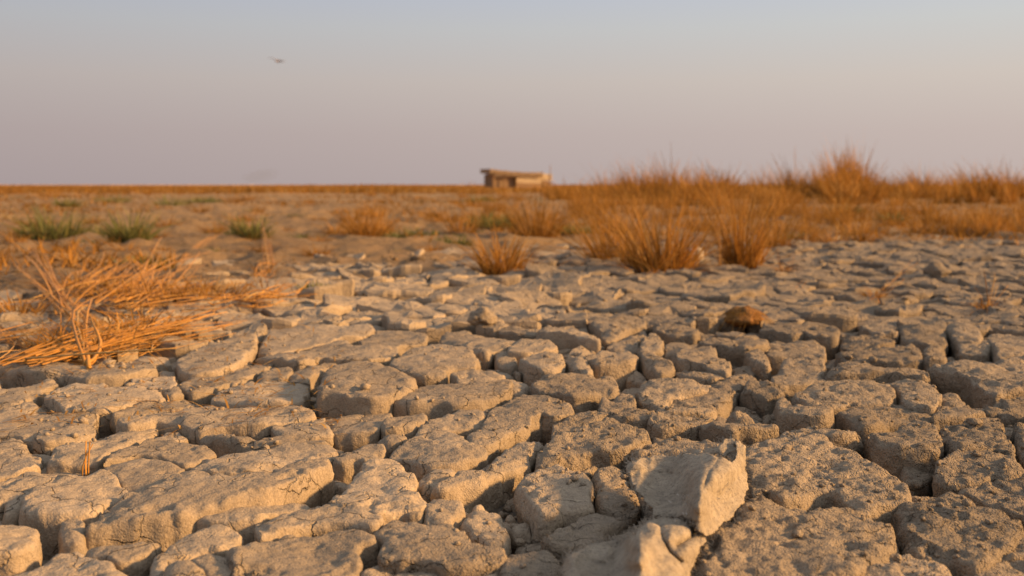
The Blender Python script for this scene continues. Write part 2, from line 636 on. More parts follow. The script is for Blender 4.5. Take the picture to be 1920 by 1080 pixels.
# outlines of the nearest plates (tile, height of the top in m, edge rounding, points)
TR = [
 ('E', .0, .014, [(-150,760),(80,715),(230,665),(340,690),(420,735),(600,725),(745,740),(685,800),(720,855),(590,925),(340,965),(150,905),(-150,900)]),
 ('E', .0, .014, [(-150,912),(140,915),(190,985),(295,1045),(260,1120),(150,1165),(-150,1210)]),
 ('A', -.005, .022, [(350,245),(365,185),(440,115),(640,60),(860,-30),(1130,-80),(1180,-30),(1090,20),(930,95),(790,185),(725,230),(520,235)]),
 ('A', .0, .012, [(750,235),(870,150),(1000,90),(1120,30),(1300,50),(1480,70),(1640,120),(1540,180),(1400,240),(1230,190),(1050,175),(880,205)]),
 ('A', .0, .012, [(650,310),(740,265),(880,215),(1050,188),(1220,203),(1380,253),(1280,330),(1190,388),(980,438),(900,385),(840,310),(760,285)]),
 ('A', .02, .016, [(175,545),(220,475),(360,400),(460,330),(640,322),(780,300),(850,330),(885,390),(950,450),(850,488),(750,540),(690,585),(560,595),(420,600),(300,605),(210,590)]),
 ('A', -.03, .02, [(-80,350),(60,322),(240,272),(620,240),(740,262),(640,305),(480,315),(370,365),(200,385),(0,430),(-80,440)]),
 ('A', .025, .016, [(640,680),(720,600),(760,550),(870,494),(990,460),(1190,404),(1290,344),(1410,270),(1540,290),(1600,328),(1920,326),(2100,284),(2250,234),(2400,214),(2480,215),(2495,250),(2400,310),(2270,370),(2130,420),(1950,480),(1750,520),(1500,575),(1350,625),(1150,640),(850,660)]),
 ('A', .0, .014, [(1430,245),(1540,188),(1660,145),(1920,105),(2120,85),(2400,80),(2510,95),(2525,130),(2440,185),(2230,225),(2020,283),(1900,310),(1700,316),(1580,308),(1530,268)]),
 ('A', .02, .02, [(-100,720),(60,700),(150,690),(250,700),(270,740),(210,830),(120,880),(-100,900)]),
 ('A', -.03, .02, [(-100,630),(60,640),(140,680),(40,700),(-100,715)]),
 ('A', -.01, .02, [(450,740),(520,670),(600,665),(620,720),(640,830),(540,850),(470,820)]),
 ('A', .0, .014, [(640,870),(850,845),(1200,815),(1225,830),(1150,890),(1010,960),(880,990),(760,930),(640,930)]),
 ('A', .0, .016, [(-100,1050),(230,980),(420,890),(570,870),(640,880),(620,930),(720,940),(830,985),(900,1020),(970,1060),(1000,1160),(-100,1160)]),
 ('A', .01, .02, [(1150,1000),(1170,930),(1300,830),(1480,750),(1700,715),(1760,740),(1775,800),(1700,870),(1590,880),(1480,900),(1330,950),(1240,985),(1190,1080)]),
 ('A', .03, .022, [(1200,1100),(1230,1010),(1320,955),(1420,960),(1560,1060),(1600,1160),(1200,1160)]),
 ('A', .0, .02, [(1400,950),(1560,900),(1640,905),(1720,990),(1740,1100),(1650,1160),(1560,1050)]),
 ('A', -.005, .014, [(1470,680),(1600,630),(1750,590),(1920,535),(2200,508),(2290,518),(2330,550),(2200,600),(2000,660),(1920,690),(1740,710),(1560,700)]),
 ('B', .01, .014, [(20,690),(120,650),(280,600),(430,545),(540,545),(640,580),(800,580),(920,610),(945,655),(880,700),(810,690),(600,680),(480,690),(200,740),(110,770),(25,795)]),
 ('B', .012, .018, [(-220,890),(-60,830),(100,795),(220,750),(480,712),(640,697),(800,704),(830,740),(900,750),(910,810),(800,820),(770,870),(800,950),(740,1020),(690,1090),(640,1160),(-180,1160),(-200,1000)]),
 ('B', .022, .018, [(500,520),(560,450),(660,400),(760,280),(830,225),(950,205),(1060,205),(1110,265),(1190,300),(1200,340),(1150,380),(1180,430),(1290,455),(1290,490),(1230,530),(1060,550),(900,580),(800,550),(620,545)]),
 ('B', .0, .014, [(580,200),(680,140),(800,100),(950,100),(970,120),(920,190),(830,205),(760,195),(640,215)]),
 ('B', .0, .016, [(980,165),(1080,105),(1190,45),(1320,5),(1440,0),(1580,60),(1610,90),(1710,100),(1745,130),(1720,170),(1600,230),(1500,250),(1300,265),(1230,240),(1150,200),(1080,190)]),
 ('F', .015, .014, [(1720,800),(1750,740),(1830,690),(1930,640),(2010,600),(2090,600),(2260,640),(2350,675),(2365,720),(2250,755),(2140,740),(2050,775),(2040,820),(1900,870),(1780,930),(1730,960),(1610,950),(1610,880),(1700,840)]),
 ('F', .0, .012, [(1190,900),(1260,840),(1400,790),(1580,715),(1740,700),(1720,750),(1690,830),(1600,850),(1420,865),(1290,885)]),
 ('B', -.01, .02, [(1220,350),(1250,300),(1330,270),(1480,255),(1530,290),(1420,335),(1320,390),(1250,400)]),
 ('B', .01, .02, [(1330,405),(1420,345),(1560,280),(1700,220),(1800,165),(1900,90),(2050,30),(2140,25),(2160,60),(2060,130),(2030,190),(1900,240),(1750,290),(1690,340),(1600,360),(1480,390),(1400,412)]),
 ('B', -.005, .014, [(1050,620),(1110,570),(1250,560),(1270,605),(1240,645),(1120,645)]),
 ('B', .0, .012, [(1275,560),(1310,505),(1530,530),(1545,570),(1470,620),(1440,655),(1290,650)]),
 ('B', .01, .016, [(910,720),(1000,655),(1140,660),(1300,670),(1440,670),(1480,700),(1560,720),(1620,830),(1700,840),(1860,870),(1870,930),(1760,980),(1560,1000),(1400,1005),(1250,950),(1100,955),(960,945),(930,890),(990,800),(940,770)]),
 ('B', -.01, .022, [(800,1060),(930,965),(1080,970),(1250,970),(1400,1015),(1600,1010),(1800,985),(1820,1020),(1780,1160),(740,1160)]),
 ('B', -.012, .05, [(1510,640),(1560,560),(1650,515),(1740,540),(1850,590),(1890,660),(1900,760),(1850,830),(1760,830),(1660,800),(1590,700),(1520,680)]),
 ('C', .012, .018, [(75,310),(180,270),(260,240),(340,235),(420,270),(560,300),(590,340),(600,400),(580,470),(590,540),(480,555),(370,560),(330,600),(220,610),(180,560),(150,480),(60,400)]),
 ('C', -.03, .016, [(210,640),(300,605),(480,585),(620,565),(640,585),(500,600),(330,655),(220,710)]),
 ('C', .0, .022, [(220,820),(290,770),(420,670),(560,610),(680,592),(790,630),(860,655),(720,720),(640,800),(520,850),(400,880),(260,850)]),
 ('C', -.02, .035, [(640,260),(780,255),(850,300),(870,380),(920,420),(960,500),(950,570),(880,620),(760,580),(670,540),(650,480),(680,400),(630,340)]),
 ('C', -.03, .018, [(370,220),(500,180),(610,150),(660,190),(850,190),(870,230),(780,250),(640,255),(560,290),(440,260)]),
 ('C', -.02, .02, [(880,230),(1500,170),(1600,300),(1400,620),(1100,640),(960,480)]),
 ('C', -.02, .02, [(880,700),(1100,650),(1400,650),(1430,800),(1300,1160),(380,1160),(400,960),(520,880),(640,830)]),
 ('G', .02, .016, [(180,1050),(250,960),(380,890),(560,840),(740,790),(900,835),(1000,870),(1040,905),(960,955),(840,1000),(740,1010),(600,1000),(420,1030),(260,1060)]),
 ('G', -.002, .014, [(310,900),(330,830),(440,755),(600,735),(730,765),(560,830),(400,880)]),
 ('C', .0, .016, [(870,150),(960,70),(1090,30),(1300,35),(1480,50),(1580,70),(1600,100),(1500,140),(1300,150),(1100,150),(950,175)]),
 ('C', .0, .035, [(0,900),(100,900),(250,870),(330,930),(370,1010),(370,1160),(-80,1160),(-80,960)]),
 ('D', .03, .02, [(-150,110),(-60,90),(0,75),(150,15),(230,20),(280,60),(420,40),(500,100),(620,150),(720,180),(800,260),(930,315),(1000,340),(1020,400),(1050,440),(1060,480),(960,500),(850,510),(720,555),(620,500),(480,420),(330,430),(100,490),(0,420),(-100,440),(-150,330)]),
 ('D', .03, .022, [(-130,480),(-60,470),(60,530),(150,595),(300,605),(500,565),(620,515),(715,565),(725,605),(840,630),(900,690),(930,760),(900,850),(770,900),(640,1010),(560,1160),(-500,1160),(-520,1000),(-480,860),(-400,760),(-250,650)]),
 ('D', .018, .022, [(970,560),(1010,530),(1230,490),(1330,455),(1440,450),(1500,490),(1620,530),(1740,610),(1890,660),(1895,700),(1810,800),(1700,860),(1640,940),(1560,960),(1400,900),(1260,880),(1110,850),(1060,810),(1080,760),(1040,680),(1010,600)]),
 ('D', .015, .02, [(1260,215),(1380,160),(1560,130),(1720,125),(1800,160),(1920,260),(1960,290),(1800,330),(1700,300),(1600,340),(1420,350),(1290,330),(1250,280)]),
 ('D', .0, .014, [(1420,410),(1600,370),(1850,340),(1960,312),(2200,300),(2200,700),(1960,645),(1800,585),(1680,545),(1600,485),(1500,448)]),
 ('D', -.01, .018, [(1640,960),(1700,880),(1830,820),(1920,740),(2200,720),(2200,940),(1920,965),(1780,965)]),
 ('D', -.012, .02, [(1440,1060),(1550,1000),(1800,980),(2000,978),(2200,972),(2200,1180),(1400,1180)]),
 ('D', .0, .02, [(880,930),(1060,915),(1200,940),(1260,940),(1330,990),(1370,1050),(1400,1180),(620,1180),(700,1040),(850,1010)]),
 ('D', -.04, .02, [(1000,330),(970,260),(1100,250),(1160,260),(1230,300),(1200,380),(1060,400)]),
 ('H', .02, .024, [(720,870),(820,850),(950,850),(1080,805),(1200,800),(1260,840),(1300,920),(1320,980),(1290,1010),(1100,1010),(960,1000),(800,960)]),
 ('H', .0, .02, [(530,740),(560,700),(700,665),(840,655),(1000,660),(1180,700),(1240,735),(1180,780),(1040,790),(900,800),(780,845),(680,850),(620,790)]),
 ('H', .015, .016, [(200,600),(300,540),(450,510),(700,495),(840,497),(920,540),(945,590),(930,640),(760,643),(610,636),(560,688),(430,700),(260,670)]),
 ('H', .015, .016, [(870,497),(1000,485),(1150,490),(1250,540),(1310,590),(1290,640),(1240,690),(1120,680),(1010,650),(1000,590),(950,530)]),
 ('H', -.002, .018, [(1280,650),(1310,600),(1400,595),(1480,630),(1500,655),(1620,680),(1630,730),(1500,755),(1320,765),(1220,768),(1250,720)]),
 ('H', -.012, .02, [(1640,740),(1640,690),(1760,640),(1900,625),(2250,620),(2250,760),(1960,770),(1780,760),(1730,740)]),
 ('H', .02, .022, [(1300,830),(1350,790),(1500,780),(1600,757),(1720,752),(1760,820),(1770,890),(1800,940),(1840,990),(1830,1040),(1720,985),(1600,1000),(1480,1010),(1380,1000),(1350,920)]),
 ('H', .015, .02, [(1850,850),(1920,850),(2250,830),(2250,1060),(1980,1080),(1890,1040),(1850,940)]),
 ('H', .02, .014, [(60,655),(130,640),(190,690),(300,703),(480,714),(490,745),(420,775),(280,770),(150,740),(70,720)]),
 ('H', .022, .014, [(430,430),(560,352),(740,352),(870,395),(1080,395),(1160,410),(1200,440),(1170,452),(900,430),(560,435)]),
 ('H', .03, .016, [(1190,385),(1340,368),(1500,370),(1620,388),(1700,352),(1920,332),(2250,330),(2250,520),(1920,520),(1700,555),(1580,505),(1500,450),(1300,412)]),
 ('H', .018, .014, [(520,270),(700,285),(800,250),(960,245),(1100,235),(1150,290),(1140,345),(1000,345),(860,338),(740,330),(560,325)]),
 ('H', .018, .014, [(1165,240),(1320,245),(1340,345),(1175,345)]),
 ('H', .02, .022, [(1340,80),(1460,70),(1560,100),(1600,150),(1580,180),(1450,178),(1400,160)]),
 ('H', .0, .018, [(1420,205),(1560,195),(1660,195),(1690,225),(1640,300),(1440,290)]),
 ('H', .01, .018, [(1640,150),(1800,145),(1920,170),(2250,170),(2250,300),(1900,310),(1720,318),(1700,240)]),
 ('H', .01, .02, [(990,80),(1100,90),(1250,80),(1330,120),(1340,190),(1230,215),(1080,190),(1010,170)]),
 ('H', .0, .018, [(560,180),(640,145),(780,148),(900,180),(960,220),(800,240),(640,248),(550,230)]),
 ('H', .02, .018, [(0,40),(160,30),(240,60),(370,50),(480,80),(530,130),(500,170),(330,160),(270,140),(190,160),(60,140),(-60,120)]),
 ('H', .0, .016, [(0,210),(180,195),(340,195),(430,240),(420,300),(200,290),(0,290)]),
 ('H', .01, .02, [(130,330),(300,310),(410,330),(410,400),(420,470),(300,490),(150,500),(60,520),(30,450),(100,400)]),
 ('H', .012, .02, [(700,60),(860,50),(950,80),(980,140),(840,140),(720,110)]),
 ('G', .03, .014, [(160,530),(200,480),(430,410),(540,440),(640,470),(750,455),(775,500),(770,570),(620,590),(470,610),(350,590),(200,570)]),
 ('G', .015, .016, [(940,550),(980,500),(1060,465),(1260,480),(1420,510),(1490,520),(1440,570),(1270,588),(1185,620),(1165,690),(1090,680),(980,640)]),
 ('G', .0, .014, [(1185,635),(1260,603),(1420,583),(1500,543),(1640,490),(1680,450),(1790,450),(1850,500),(1760,540),(1640,600),(1600,640),(1520,690),(1360,685),(1200,690)]),
 ('G', .015, .016, [(670,640),(790,605),(890,610),(930,670),(1080,720),(1030,760),(930,770),(830,770),(740,750),(660,720)]),
 ('G', .01, .014, [(1030,795),(1060,758),(1300,764),(1520,745),(1420,805),(1300,820),(1100,830)]),
 ('G', .0, .012, [(1090,735),(1190,705),(1420,700),(1520,715),(1480,740),(1290,752),(1100,750)]),
 ('G', .01, .016, [(1420,825),(1500,785),(1640,795),(1820,805),(1920,795),(1990,840),(1920,850),(1700,865),(1660,890),(1500,855)]),
 ('G', .045, .014, [(540,315),(660,282),(880,267),(950,300),(900,335),(760,350),(640,355)]),
 ('G', .03, .018, [(390,305),(530,292),(555,320),(600,420),(560,440),(450,400)]),
 ('G', .035, .02, [(60,330),(180,280),(280,255),(380,300),(395,370),(310,410),(220,410),(120,380)]),
 ('G', .03, .016, [(955,300),(1010,292),(1200,370),(1200,400),(1120,420),(1050,400),(1000,345)]),
 ('G', .03, .02, [(1200,300),(1300,260),(1480,240),(1530,270),(1540,310),(1640,340),(1620,420),(1500,400),(1370,360),(1250,350)]),
 ('G', .0, .014, [(1210,425),(1310,400),(1360,432),(1640,457),(1500,500),(1280,472)]),
 ('G', .045, .014, [(190,95),(250,70),(400,85),(560,120),(670,175),(560,170),(400,135),(250,125)]),
 ('G', .01, .016, [(560,60),(550,0),(700,-20),(900,-20),(1000,20),(1010,80),(880,100),(760,180),(690,185),(660,130)]),
 ('G', -.012, .014, [(700,250),(860,170),(1000,115),(1005,160),(930,215),(950,255),(800,262)]),
 ('G', .01, .02, [(1020,130),(1080,140),(1140,200),(1130,250),(980,268),(940,240),(1010,190)]),
 ('G', .01, .016, [(1060,90),(1180,60),(1300,80),(1400,130),(1380,155),(1200,148),(1090,120)]),
 ('G', .02, .018, [(1380,190),(1500,162),(1600,190),(1920,182),(1920,220),(1750,250),(1600,230)]),
 ('G', .012, .016, [(-20,230),(100,180),(280,190),(340,240),(280,252),(100,285),(-30,280)]),
 ('G', .02, .018, [(1740,270),(1860,250),(1930,320),(1920,380),(1800,360)]),
 ('G', .005, .016, [(-60,470),(40,480),(110,515),(130,570),(60,600),(-100,620),(-80,540)]),
 ('F', .065, .024, [(460,540),(500,470),(540,410),(640,360),(840,360),(1000,400),(1130,445),(1210,480),(1170,520),(1080,555),(980,590),(860,600),(700,590),(580,570),(470,570)]),
 ('F', .035, .022, [(1010,640),(1080,590),(1190,525),(1310,492),(1480,492),(1640,492),(1920,482),(1930,560),(1860,590),(1750,620),(1650,640),(1480,660),(1350,650),(1150,660)]),
 ('F', .01, .016, [(0,502),(210,497),(390,500),(400,560),(350,610),(360,665),(200,685),(0,685),(-200,655),(-350,635),(-240,560),(-60,490)]),
 ('E', .01, .016, [(880,800),(1080,755),(1340,705),(1560,668),(1920,700),(2270,685),(2340,735),(2350,775),(2120,805),(1930,830),(1700,830),(1480,850),(1300,800),(1180,790),(1100,810),(960,830)]),
 ('E', .0, .012, [(840,760),(960,690),(1100,650),(1230,625),(1420,620),(1450,650),(1340,690),(1160,720),(1000,745)]),
 ('E', .012, .016, [(340,610),(450,560),(620,520),(900,535),(1150,560),(1230,590),(1220,618),(1060,636),(900,685),(760,708),(560,715),(480,690),(420,650)]),
 ('E', .0, .014, [(-150,600),(0,580),(200,520),(350,470),(420,500),(300,560),(220,640),(100,680),(-150,690)]),
 ('E', .02, .018, [(120,400),(300,350),(700,345),(1000,330),(1150,330),(1170,400),(1080,440),(900,470),(640,490),(500,440),(250,430)]),
 ('E', .0, .016, [(1000,480),(1200,450),(1300,450),(1310,520),(1250,580),(1130,555),(1000,520)]),
 ('E', .03, .022, [(1330,330),(1430,260),(1600,200),(1780,160),(1920,140),(1920,220),(1830,310),(1780,350),(1600,400),(1450,410),(1340,390)]),
 ('E', .0, .014, [(1320,520),(1430,465),(1650,420),(1800,380),(1920,350),(2060,330),(2080,360),(1900,450),(1700,530),(1560,570),(1430,590)]),
 ('F', .005, .012, [(10,480),(30,440),(180,392),(255,388),(265,420),(215,478)]),
 ('F', .0, .012, [(240,440),(330,400),(460,352),(640,345),(560,375),(480,420),(390,470),(380,488),(240,488)]),
 ('F', .015, .014, [(0,310),(80,290),(280,250),(520,212),(690,185),(740,235),(1050,242),(1070,270),(980,320),(860,338),(700,336),(480,326),(330,368),(170,340)]),
 ('F', .015, .014, [(0,260),(70,160),(200,110),(420,90),(640,90),(860,90),(900,120),(780,158),(640,168),(520,198),(280,238),(100,276)]),
 ('F', .01, .014, [(780,185),(860,142),(940,124),(1100,130),(1280,140),(1270,190),(1080,220),(1060,236),(800,230)]),
 ('F', .02, .018, [(1000,360),(1100,300),(1200,240),(1290,215),(1480,220),(1600,260),(1660,320),(1650,380),(1480,390),(1400,420),(1440,450),(1250,460),(1130,430)]),
 ('F', .01, .016, [(1380,170),(1440,110),(1560,100),(1700,150),(1850,170),(1960,200),(1900,238),(1780,248),(1720,285),(1640,255),(1540,208),(1420,200)]),
 ('F', -.015, .014, [(1480,470),(1490,405),(1660,395),(1800,420),(1920,430),(1920,468),(1700,485)]),
 ('F', .0, .02, [(1790,255),(1880,262),(1950,300),(1940,390),(1820,370)]),
 ('F', -.005, .016, [(450,790),(560,762),(830,747),(1020,752),(960,800),(940,850),(900,880),(700,885),(600,885),(540,830)]),
 ('F', .01, .018, [(950,800),(1050,772),(1260,737),(1280,790),(1180,830),(1040,850),(945,855)]),
 ('F', .0, .014, [(100,850),(300,815),(500,803),(580,880),(420,905),(200,900)]),
 ('F', -.012, .014, [(900,960),(1040,918),(1130,940),(1050,995),(960,1000)]),
 ('E', .0, .014, [(1480,895),(1700,872),(1760,915),(2000,930),(2100,905),(2400,915),(2480,935),(2200,960),(1900,980),(1700,950)]),
]
traced = []
near_objs = []
for k, (tile, z, r, pts) in enumerate(TR):
    ox, oy = TILES[tile]
    out = np.array([gp(ox + a / 4, oy + b / 4, z * 0.72)[:2] for a, b in pts])
    traced.append(out)
    dist = out[:, 1].mean()
    s = 0.0062 * max(1.0, (dist / 1.7)) ** 0.85
    tl = (rng.uniform(-0.03, 0.03), rng.uniform(-0.03, 0.03))
    z *= 0.72
    plate(out, z, s, k + 1, r * 0.42, rough=1.25 if out[:, 0].mean() > 0.1 else 0.8, tilt=tl, depth=0.12 + z, shrink=rng.uniform(-0.007, 0.0005), jag=0.5)

# Voronoi plates fill the rest of the flat, out to the grass
boxes = [(t.min(0) - 0.05, t.max(0) + 0.05) for t in traced]


def clearance(P):
    best = np.full(len(P), 9.0)
    for t, (lo, hi) in zip(traced, boxes):
        m = ((P > lo - 0.25) & (P < hi + 0.25)).all(1)
        if not m.any():
            continue
        d, ins = seg_dist(P[m], t)
        best[m] = np.minimum(best[m], np.where(ins, -d, d))
    return best


class Hash:
    def __init__(self, cell):
        self.c, self.d = cell, {}

    def key(self, p):
        return (int(math.floor(p[0] / self.c)), int(math.floor(p[1] / self.c)))

    def add(self, p, v):
        self.d.setdefault(self.key(p), []).append(v)

    def near(self, p, n=1):
        a, b = self.key(p)
        for i in range(a - n, a + n + 1):
            for j in range(b - n, b + n + 1):
                yield from self.d.get((i, j), ())


seeds = []
hs = Hash(0.5)


def try_seed(p, rmin, cap, kind):
    for k in hs.near(p):
        q = seeds[k]
        if (q[0] - p[0]) ** 2 + (q[1] - p[1]) ** 2 < rmin * rmin:
            return False
    hs.add(p, len(seeds))
    seeds.append((p[0], p[1], cap, kind))
    return True


def in_view(p, pad=0.9):
    return abs(p[0]) < 0.54 * p[1] + pad


# big ones first
N = 60000
yy = np.sqrt(rng.uniform(0.95 ** 2, PLATES_TO ** 2, N))
xx = rng.uniform(-1, 1, N) * (0.54 * yy + 0.9)
P = np.stack([xx, yy], 1)
cl = clearance(P)
dens = vnoise(xx * 0.8, yy * 0.8, 4.2, 5)
lims = plate_limit(xx, yy)
for k in range(N):
    if cl[k] > 0.06 and np.hypot(xx[k], yy[k]) < lims[k] + rng.uniform(-1.0, 2.2):
        rm = 0.15 + 0.05 * dens[k] + 0.05 * (rng.random() < 0.35)
        if yy[k] < 5.5 and xx[k] < 0:
            rm *= 1.15
        try_seed(P[k], rm, 0.30, 0)
# rubble that fills the wide gaps between the nearest plates
N = 9000
yy = rng.uniform(1.2, 3.9, N)
xx = rng.uniform(-1, 1, N) * (0.52 * yy + 0.1)
P = np.stack([xx, yy], 1)
cl = clearance(P)
for k in range(N):
    if cl[k] > 0.018:
        try_seed(P[k], 0.06, 0.07, 1)


def warp(p):
    """one field bends both banks of a crack alike, so cracks stay thin but wander"""
    x, y = p[:, 0], p[:, 1]
    return p + np.column_stack([0.026 * fbm(x, y, 0, 7, 4, 121, 0.55), 0.026 * fbm(x, y, 5.0, 7, 4, 131, 0.55)])


def clip(poly, m, n):
    """keep the side of the line through m where (p - m).n <= 0"""
    out = []
    for a in range(len(poly)):
        p, q = poly[a], poly[(a + 1) % len(poly)]
        dp = (p[0] - m[0]) * n[0] + (p[1] - m[1]) * n[1]
        dq = (q[0] - m[0]) * n[0] + (q[1] - m[1]) * n[1]
        if dp <= 0:
            out.append(p)
        if (dp < 0 < dq) or (dq < 0 < dp):
            t = dp / (dp - dq)
            out.append((p[0] + (q[0] - p[0]) * t, p[1] + (q[1] - p[1]) * t))
    return out


def cell(k):
    x, y, cap, kind = seeds[k]
    poly = [(x + cap * math.cos(a), y + cap * math.sin(a)) for a in np.linspace(0, 2 * math.pi, 10, endpoint=False)]
    for m in hs.near((x, y)):
        if m == k:
            continue
        q = seeds[m]
        dx, dy = q[0] - x, q[1] - y
        if dx * dx + dy * dy > 4 * cap * cap:
            continue
        w = 0.5
        if q[3] != kind:
            w = 0.66 if kind == 0 else 0.34
        poly = clip(poly, (x + dx * w, y + dy * w), (dx, dy))
        if len(poly) < 3:
            return None
    return np.array(poly)


def undulate(x, y):
    d = np.hypot(x, y)
    return 0.018 * fbm(x, y, 0, 1.1, 3, 61) * np.interp(d, [2, 4], [0.4, 1.0])


order = sorted(range(len(seeds)), key=lambda k: math.hypot(seeds[k][0], seeds[k][1]))
n_parts = 300 - len(traced)
far_v, far_q, far_t, far_n = [], [], [], 0
made = 0
for k in order:
    x, y, cap, kind = seeds[k]
    poly = cell(k)
    if poly is None or len(poly) < 3:
        continue
    poly = warp(resample(chaikin(poly, 0.07), 0.02 if math.hypot(x, y) < 8 else 0.035))
    ctr = warp(np.array([[x, y]]))[0]
    dist = math.hypot(x, y)
    if dist < 4.8:
        fine = poly
        c2 = clearance(fine)
        if (c2 < 0.006).any():
            lo_t, hi_t = np.zeros(len(fine)), np.ones(len(fine))
            bad = c2 < 0.006
            for it in range(7):
                mid = (lo_t + hi_t) / 2
                pm = ctr + (fine - ctr) * mid[:, None]
                ok = clearance(pm) >= 0.006
                lo_t = np.where(ok, mid, lo_t)
                hi_t = np.where(ok, hi_t, mid)
            tt = np.where(bad, lo_t, 1.0)
            fine = ctr + (fine - ctr) * tt[:, None]
        poly = fine
    if len(poly) < 3 or abs(area2(poly)) < 0.0006:
        continue
    und = float(undulate(np.array([x]), np.array([y]))[0])
    left_open = dist > 6 and x < 0
    z = und + rng.normal(0, 0.011) + (rng.uniform(-0.065, -0.03) if kind else 0)
    if kind == 0 and rng.random() < 0.08:
        z += rng.uniform(-0.04, 0.03)
    broken = 1.8 if (-1.3 < x < 0.4 and 3.6 < y < 8) else 1.0
    z += rng.normal(0, 0.006) * broken ** 2
    z = min(z, 0.026 + und)
    z -= 0.014 * max(0.0, dist - float(plate_limit(np.array([x]), np.array([y]))[0]) + 0.8)
    tl = (rng.normal(0, 0.075) * broken, rng.normal(0, 0.075) * broken)
    gap = rng.uniform(-0.012, 0.005) if kind == 0 else 0.002
    if made < n_parts and in_view((x, y), 0.25):
        s = 0.0062 * max(1.0, dist / 1.7) ** 0.85
        if kind:
            s = min(s, 0.012)
        plate(poly, z, s, 200 + k, rng.uniform(0.004, 0.011) if kind == 0 else 0.009, rough=1.1, tilt=tl, depth=0.13 + z, shrink=gap, jag=0.4)
        made += 1
    else:
        p = poly if area2(poly) > 0 else poly[::-1]
        p = resample(p, 0.026 if dist < 8 else 0.042)
        nn = normals_out(p)
        p = p + nn * (0.005 * vnoise(p[:, 0] * 9, p[:, 1] * 9, 0, 8) - gap)[:, None]
        m = len(p)
        c = p.mean(0)
        rr = rng.uniform(0.005, 0.013)
        def zt(q):
            return z + tl[0] * (q[:, 0] - c[0]) + tl[1] * (q[:, 1] - c[1]) + 0.013 * fbm(q[:, 0], q[:, 1], 0, 14, 3, 70, 0.6)
        i1 = c + (p - c) * 0.84
        i2 = c + (p - c) * 0.45
        rows = [np.column_stack([c + (p - c) * 0.9, np.full(m, -0.10)]),
                np.column_stack([p, zt(p) - rr * 1.8]),
                np.column_stack([c + (p - c) * 0.955, zt(p) - rr * 0.35]),
                np.column_stack([i1, zt(i1)]), np.column_stack([i2, zt(i2)]),
                np.array([[c[0], c[1], float(zt(c[None])[0])]])]
        far_v.append(np.vstack(rows))
        a = np.arange(m)
        b = (a + 1) % m
        for lv in range(4):
            o = far_n + lv * m
            far_q.append(np.stack([o + a, o + b, o + m + b, o + m + a], 1))
        o = far_n + 4 * m
        far_t.append(np.stack([o + a, o + b, np.full(m, far_n + 5 * m)], 1))
        far_n += 5 * m + 1
fme = fast_mesh('distant_mud_plates', np.vstack(far_v), np.vstack(far_q), np.vstack(far_t), smooth=False)
fme.materials.append(MUD)
tag(link('distant_mud_plates', fme, None, ground), kind='stuff')
print('plates', len(traced), made, far_n, len(seeds))

# crumbs of mud lying in the cracks and on the plates
ico_v = np.array([(0, 0, 1), (.894, 0, .447), (.276, .851, .447), (-.724, .526, .447), (-.724, -.526, .447), (.276, -.851, .447),
                  (.724, .526, -.447), (-.276, .851, -.447), (-.894, 0, -.447), (-.276, -.851, -.447), (.724, -.526, -.447), (0, 0, -1)])
ico_f = np.array([(0, 1, 2), (0, 2, 3), (0, 3, 4), (0, 4, 5), (0, 5, 1), (1, 6, 2), (2, 7, 3), (3, 8, 4), (4, 9, 5), (5, 10, 1),
                  (6, 7, 2), (7, 8, 3), (8, 9, 4), (9, 10, 5), (10, 6, 1), (11, 7, 6), (11, 8, 7), (11, 9, 8), (11, 10, 9), (11, 6, 10)])
cv, cf = [], []
bpy.context.view_layer.update()
dg = bpy.context.evaluated_depsgraph_get()


def drop_z(x, y, default=0.0):
    hit, loc, nor, idx, ob, mx = S.ray_cast(dg, Vector((x, y, 0.5)), Vector((0, 0, -1)), distance=1.0)
    return (loc.z, nor.z) if hit else (default, 1.0)


n = 0
for k in range(13000):
    y = 1.25 + 7.0 * rng.random() ** 1.7
    x = rng.uniform(-1, 1) * (0.53 * y + 0.1)
    if fbm(np.array([x]), np.array([y]), 0, 2.2, 2, 88)[0] < -0.15 + 0.25 * rng.random() + (0.35 if x < 0.1 else 0):
        continue
    z, nz = drop_z(x, y)
    r = 0.0016 * (1 + y * 0.25) * rng.lognormal(0.25, 0.55)
    if z < -0.035:
        r *= 2.6
    elif rng.random() < 0.6:
        continue
    r = min(r, 0.017)
    v = ico_v * (1 + 0.3 * rng.standard_normal((12, 1)).clip(-1, 1)) * r * np.array([1, rng.uniform(.7, 1.2), rng.uniform(.5, .9)])
    a = rng.uniform(0, 6.28)
    v = v @ np.array([[math.cos(a), math.sin(a), 0], [-math.sin(a), math.cos(a), 0], [0, 0, 1]])
    cv.append(v + np.array([x, y, z + r * 0.3]))
    cf.append(ico_f + n)
    n += 12
crumbs = fast_mesh('mud_crumbs', np.vstack(cv), None, np.vstack(cf))
crumbs.materials.append(MUD)
tag(link('mud_crumbs', crumbs, None, ground), kind='stuff')

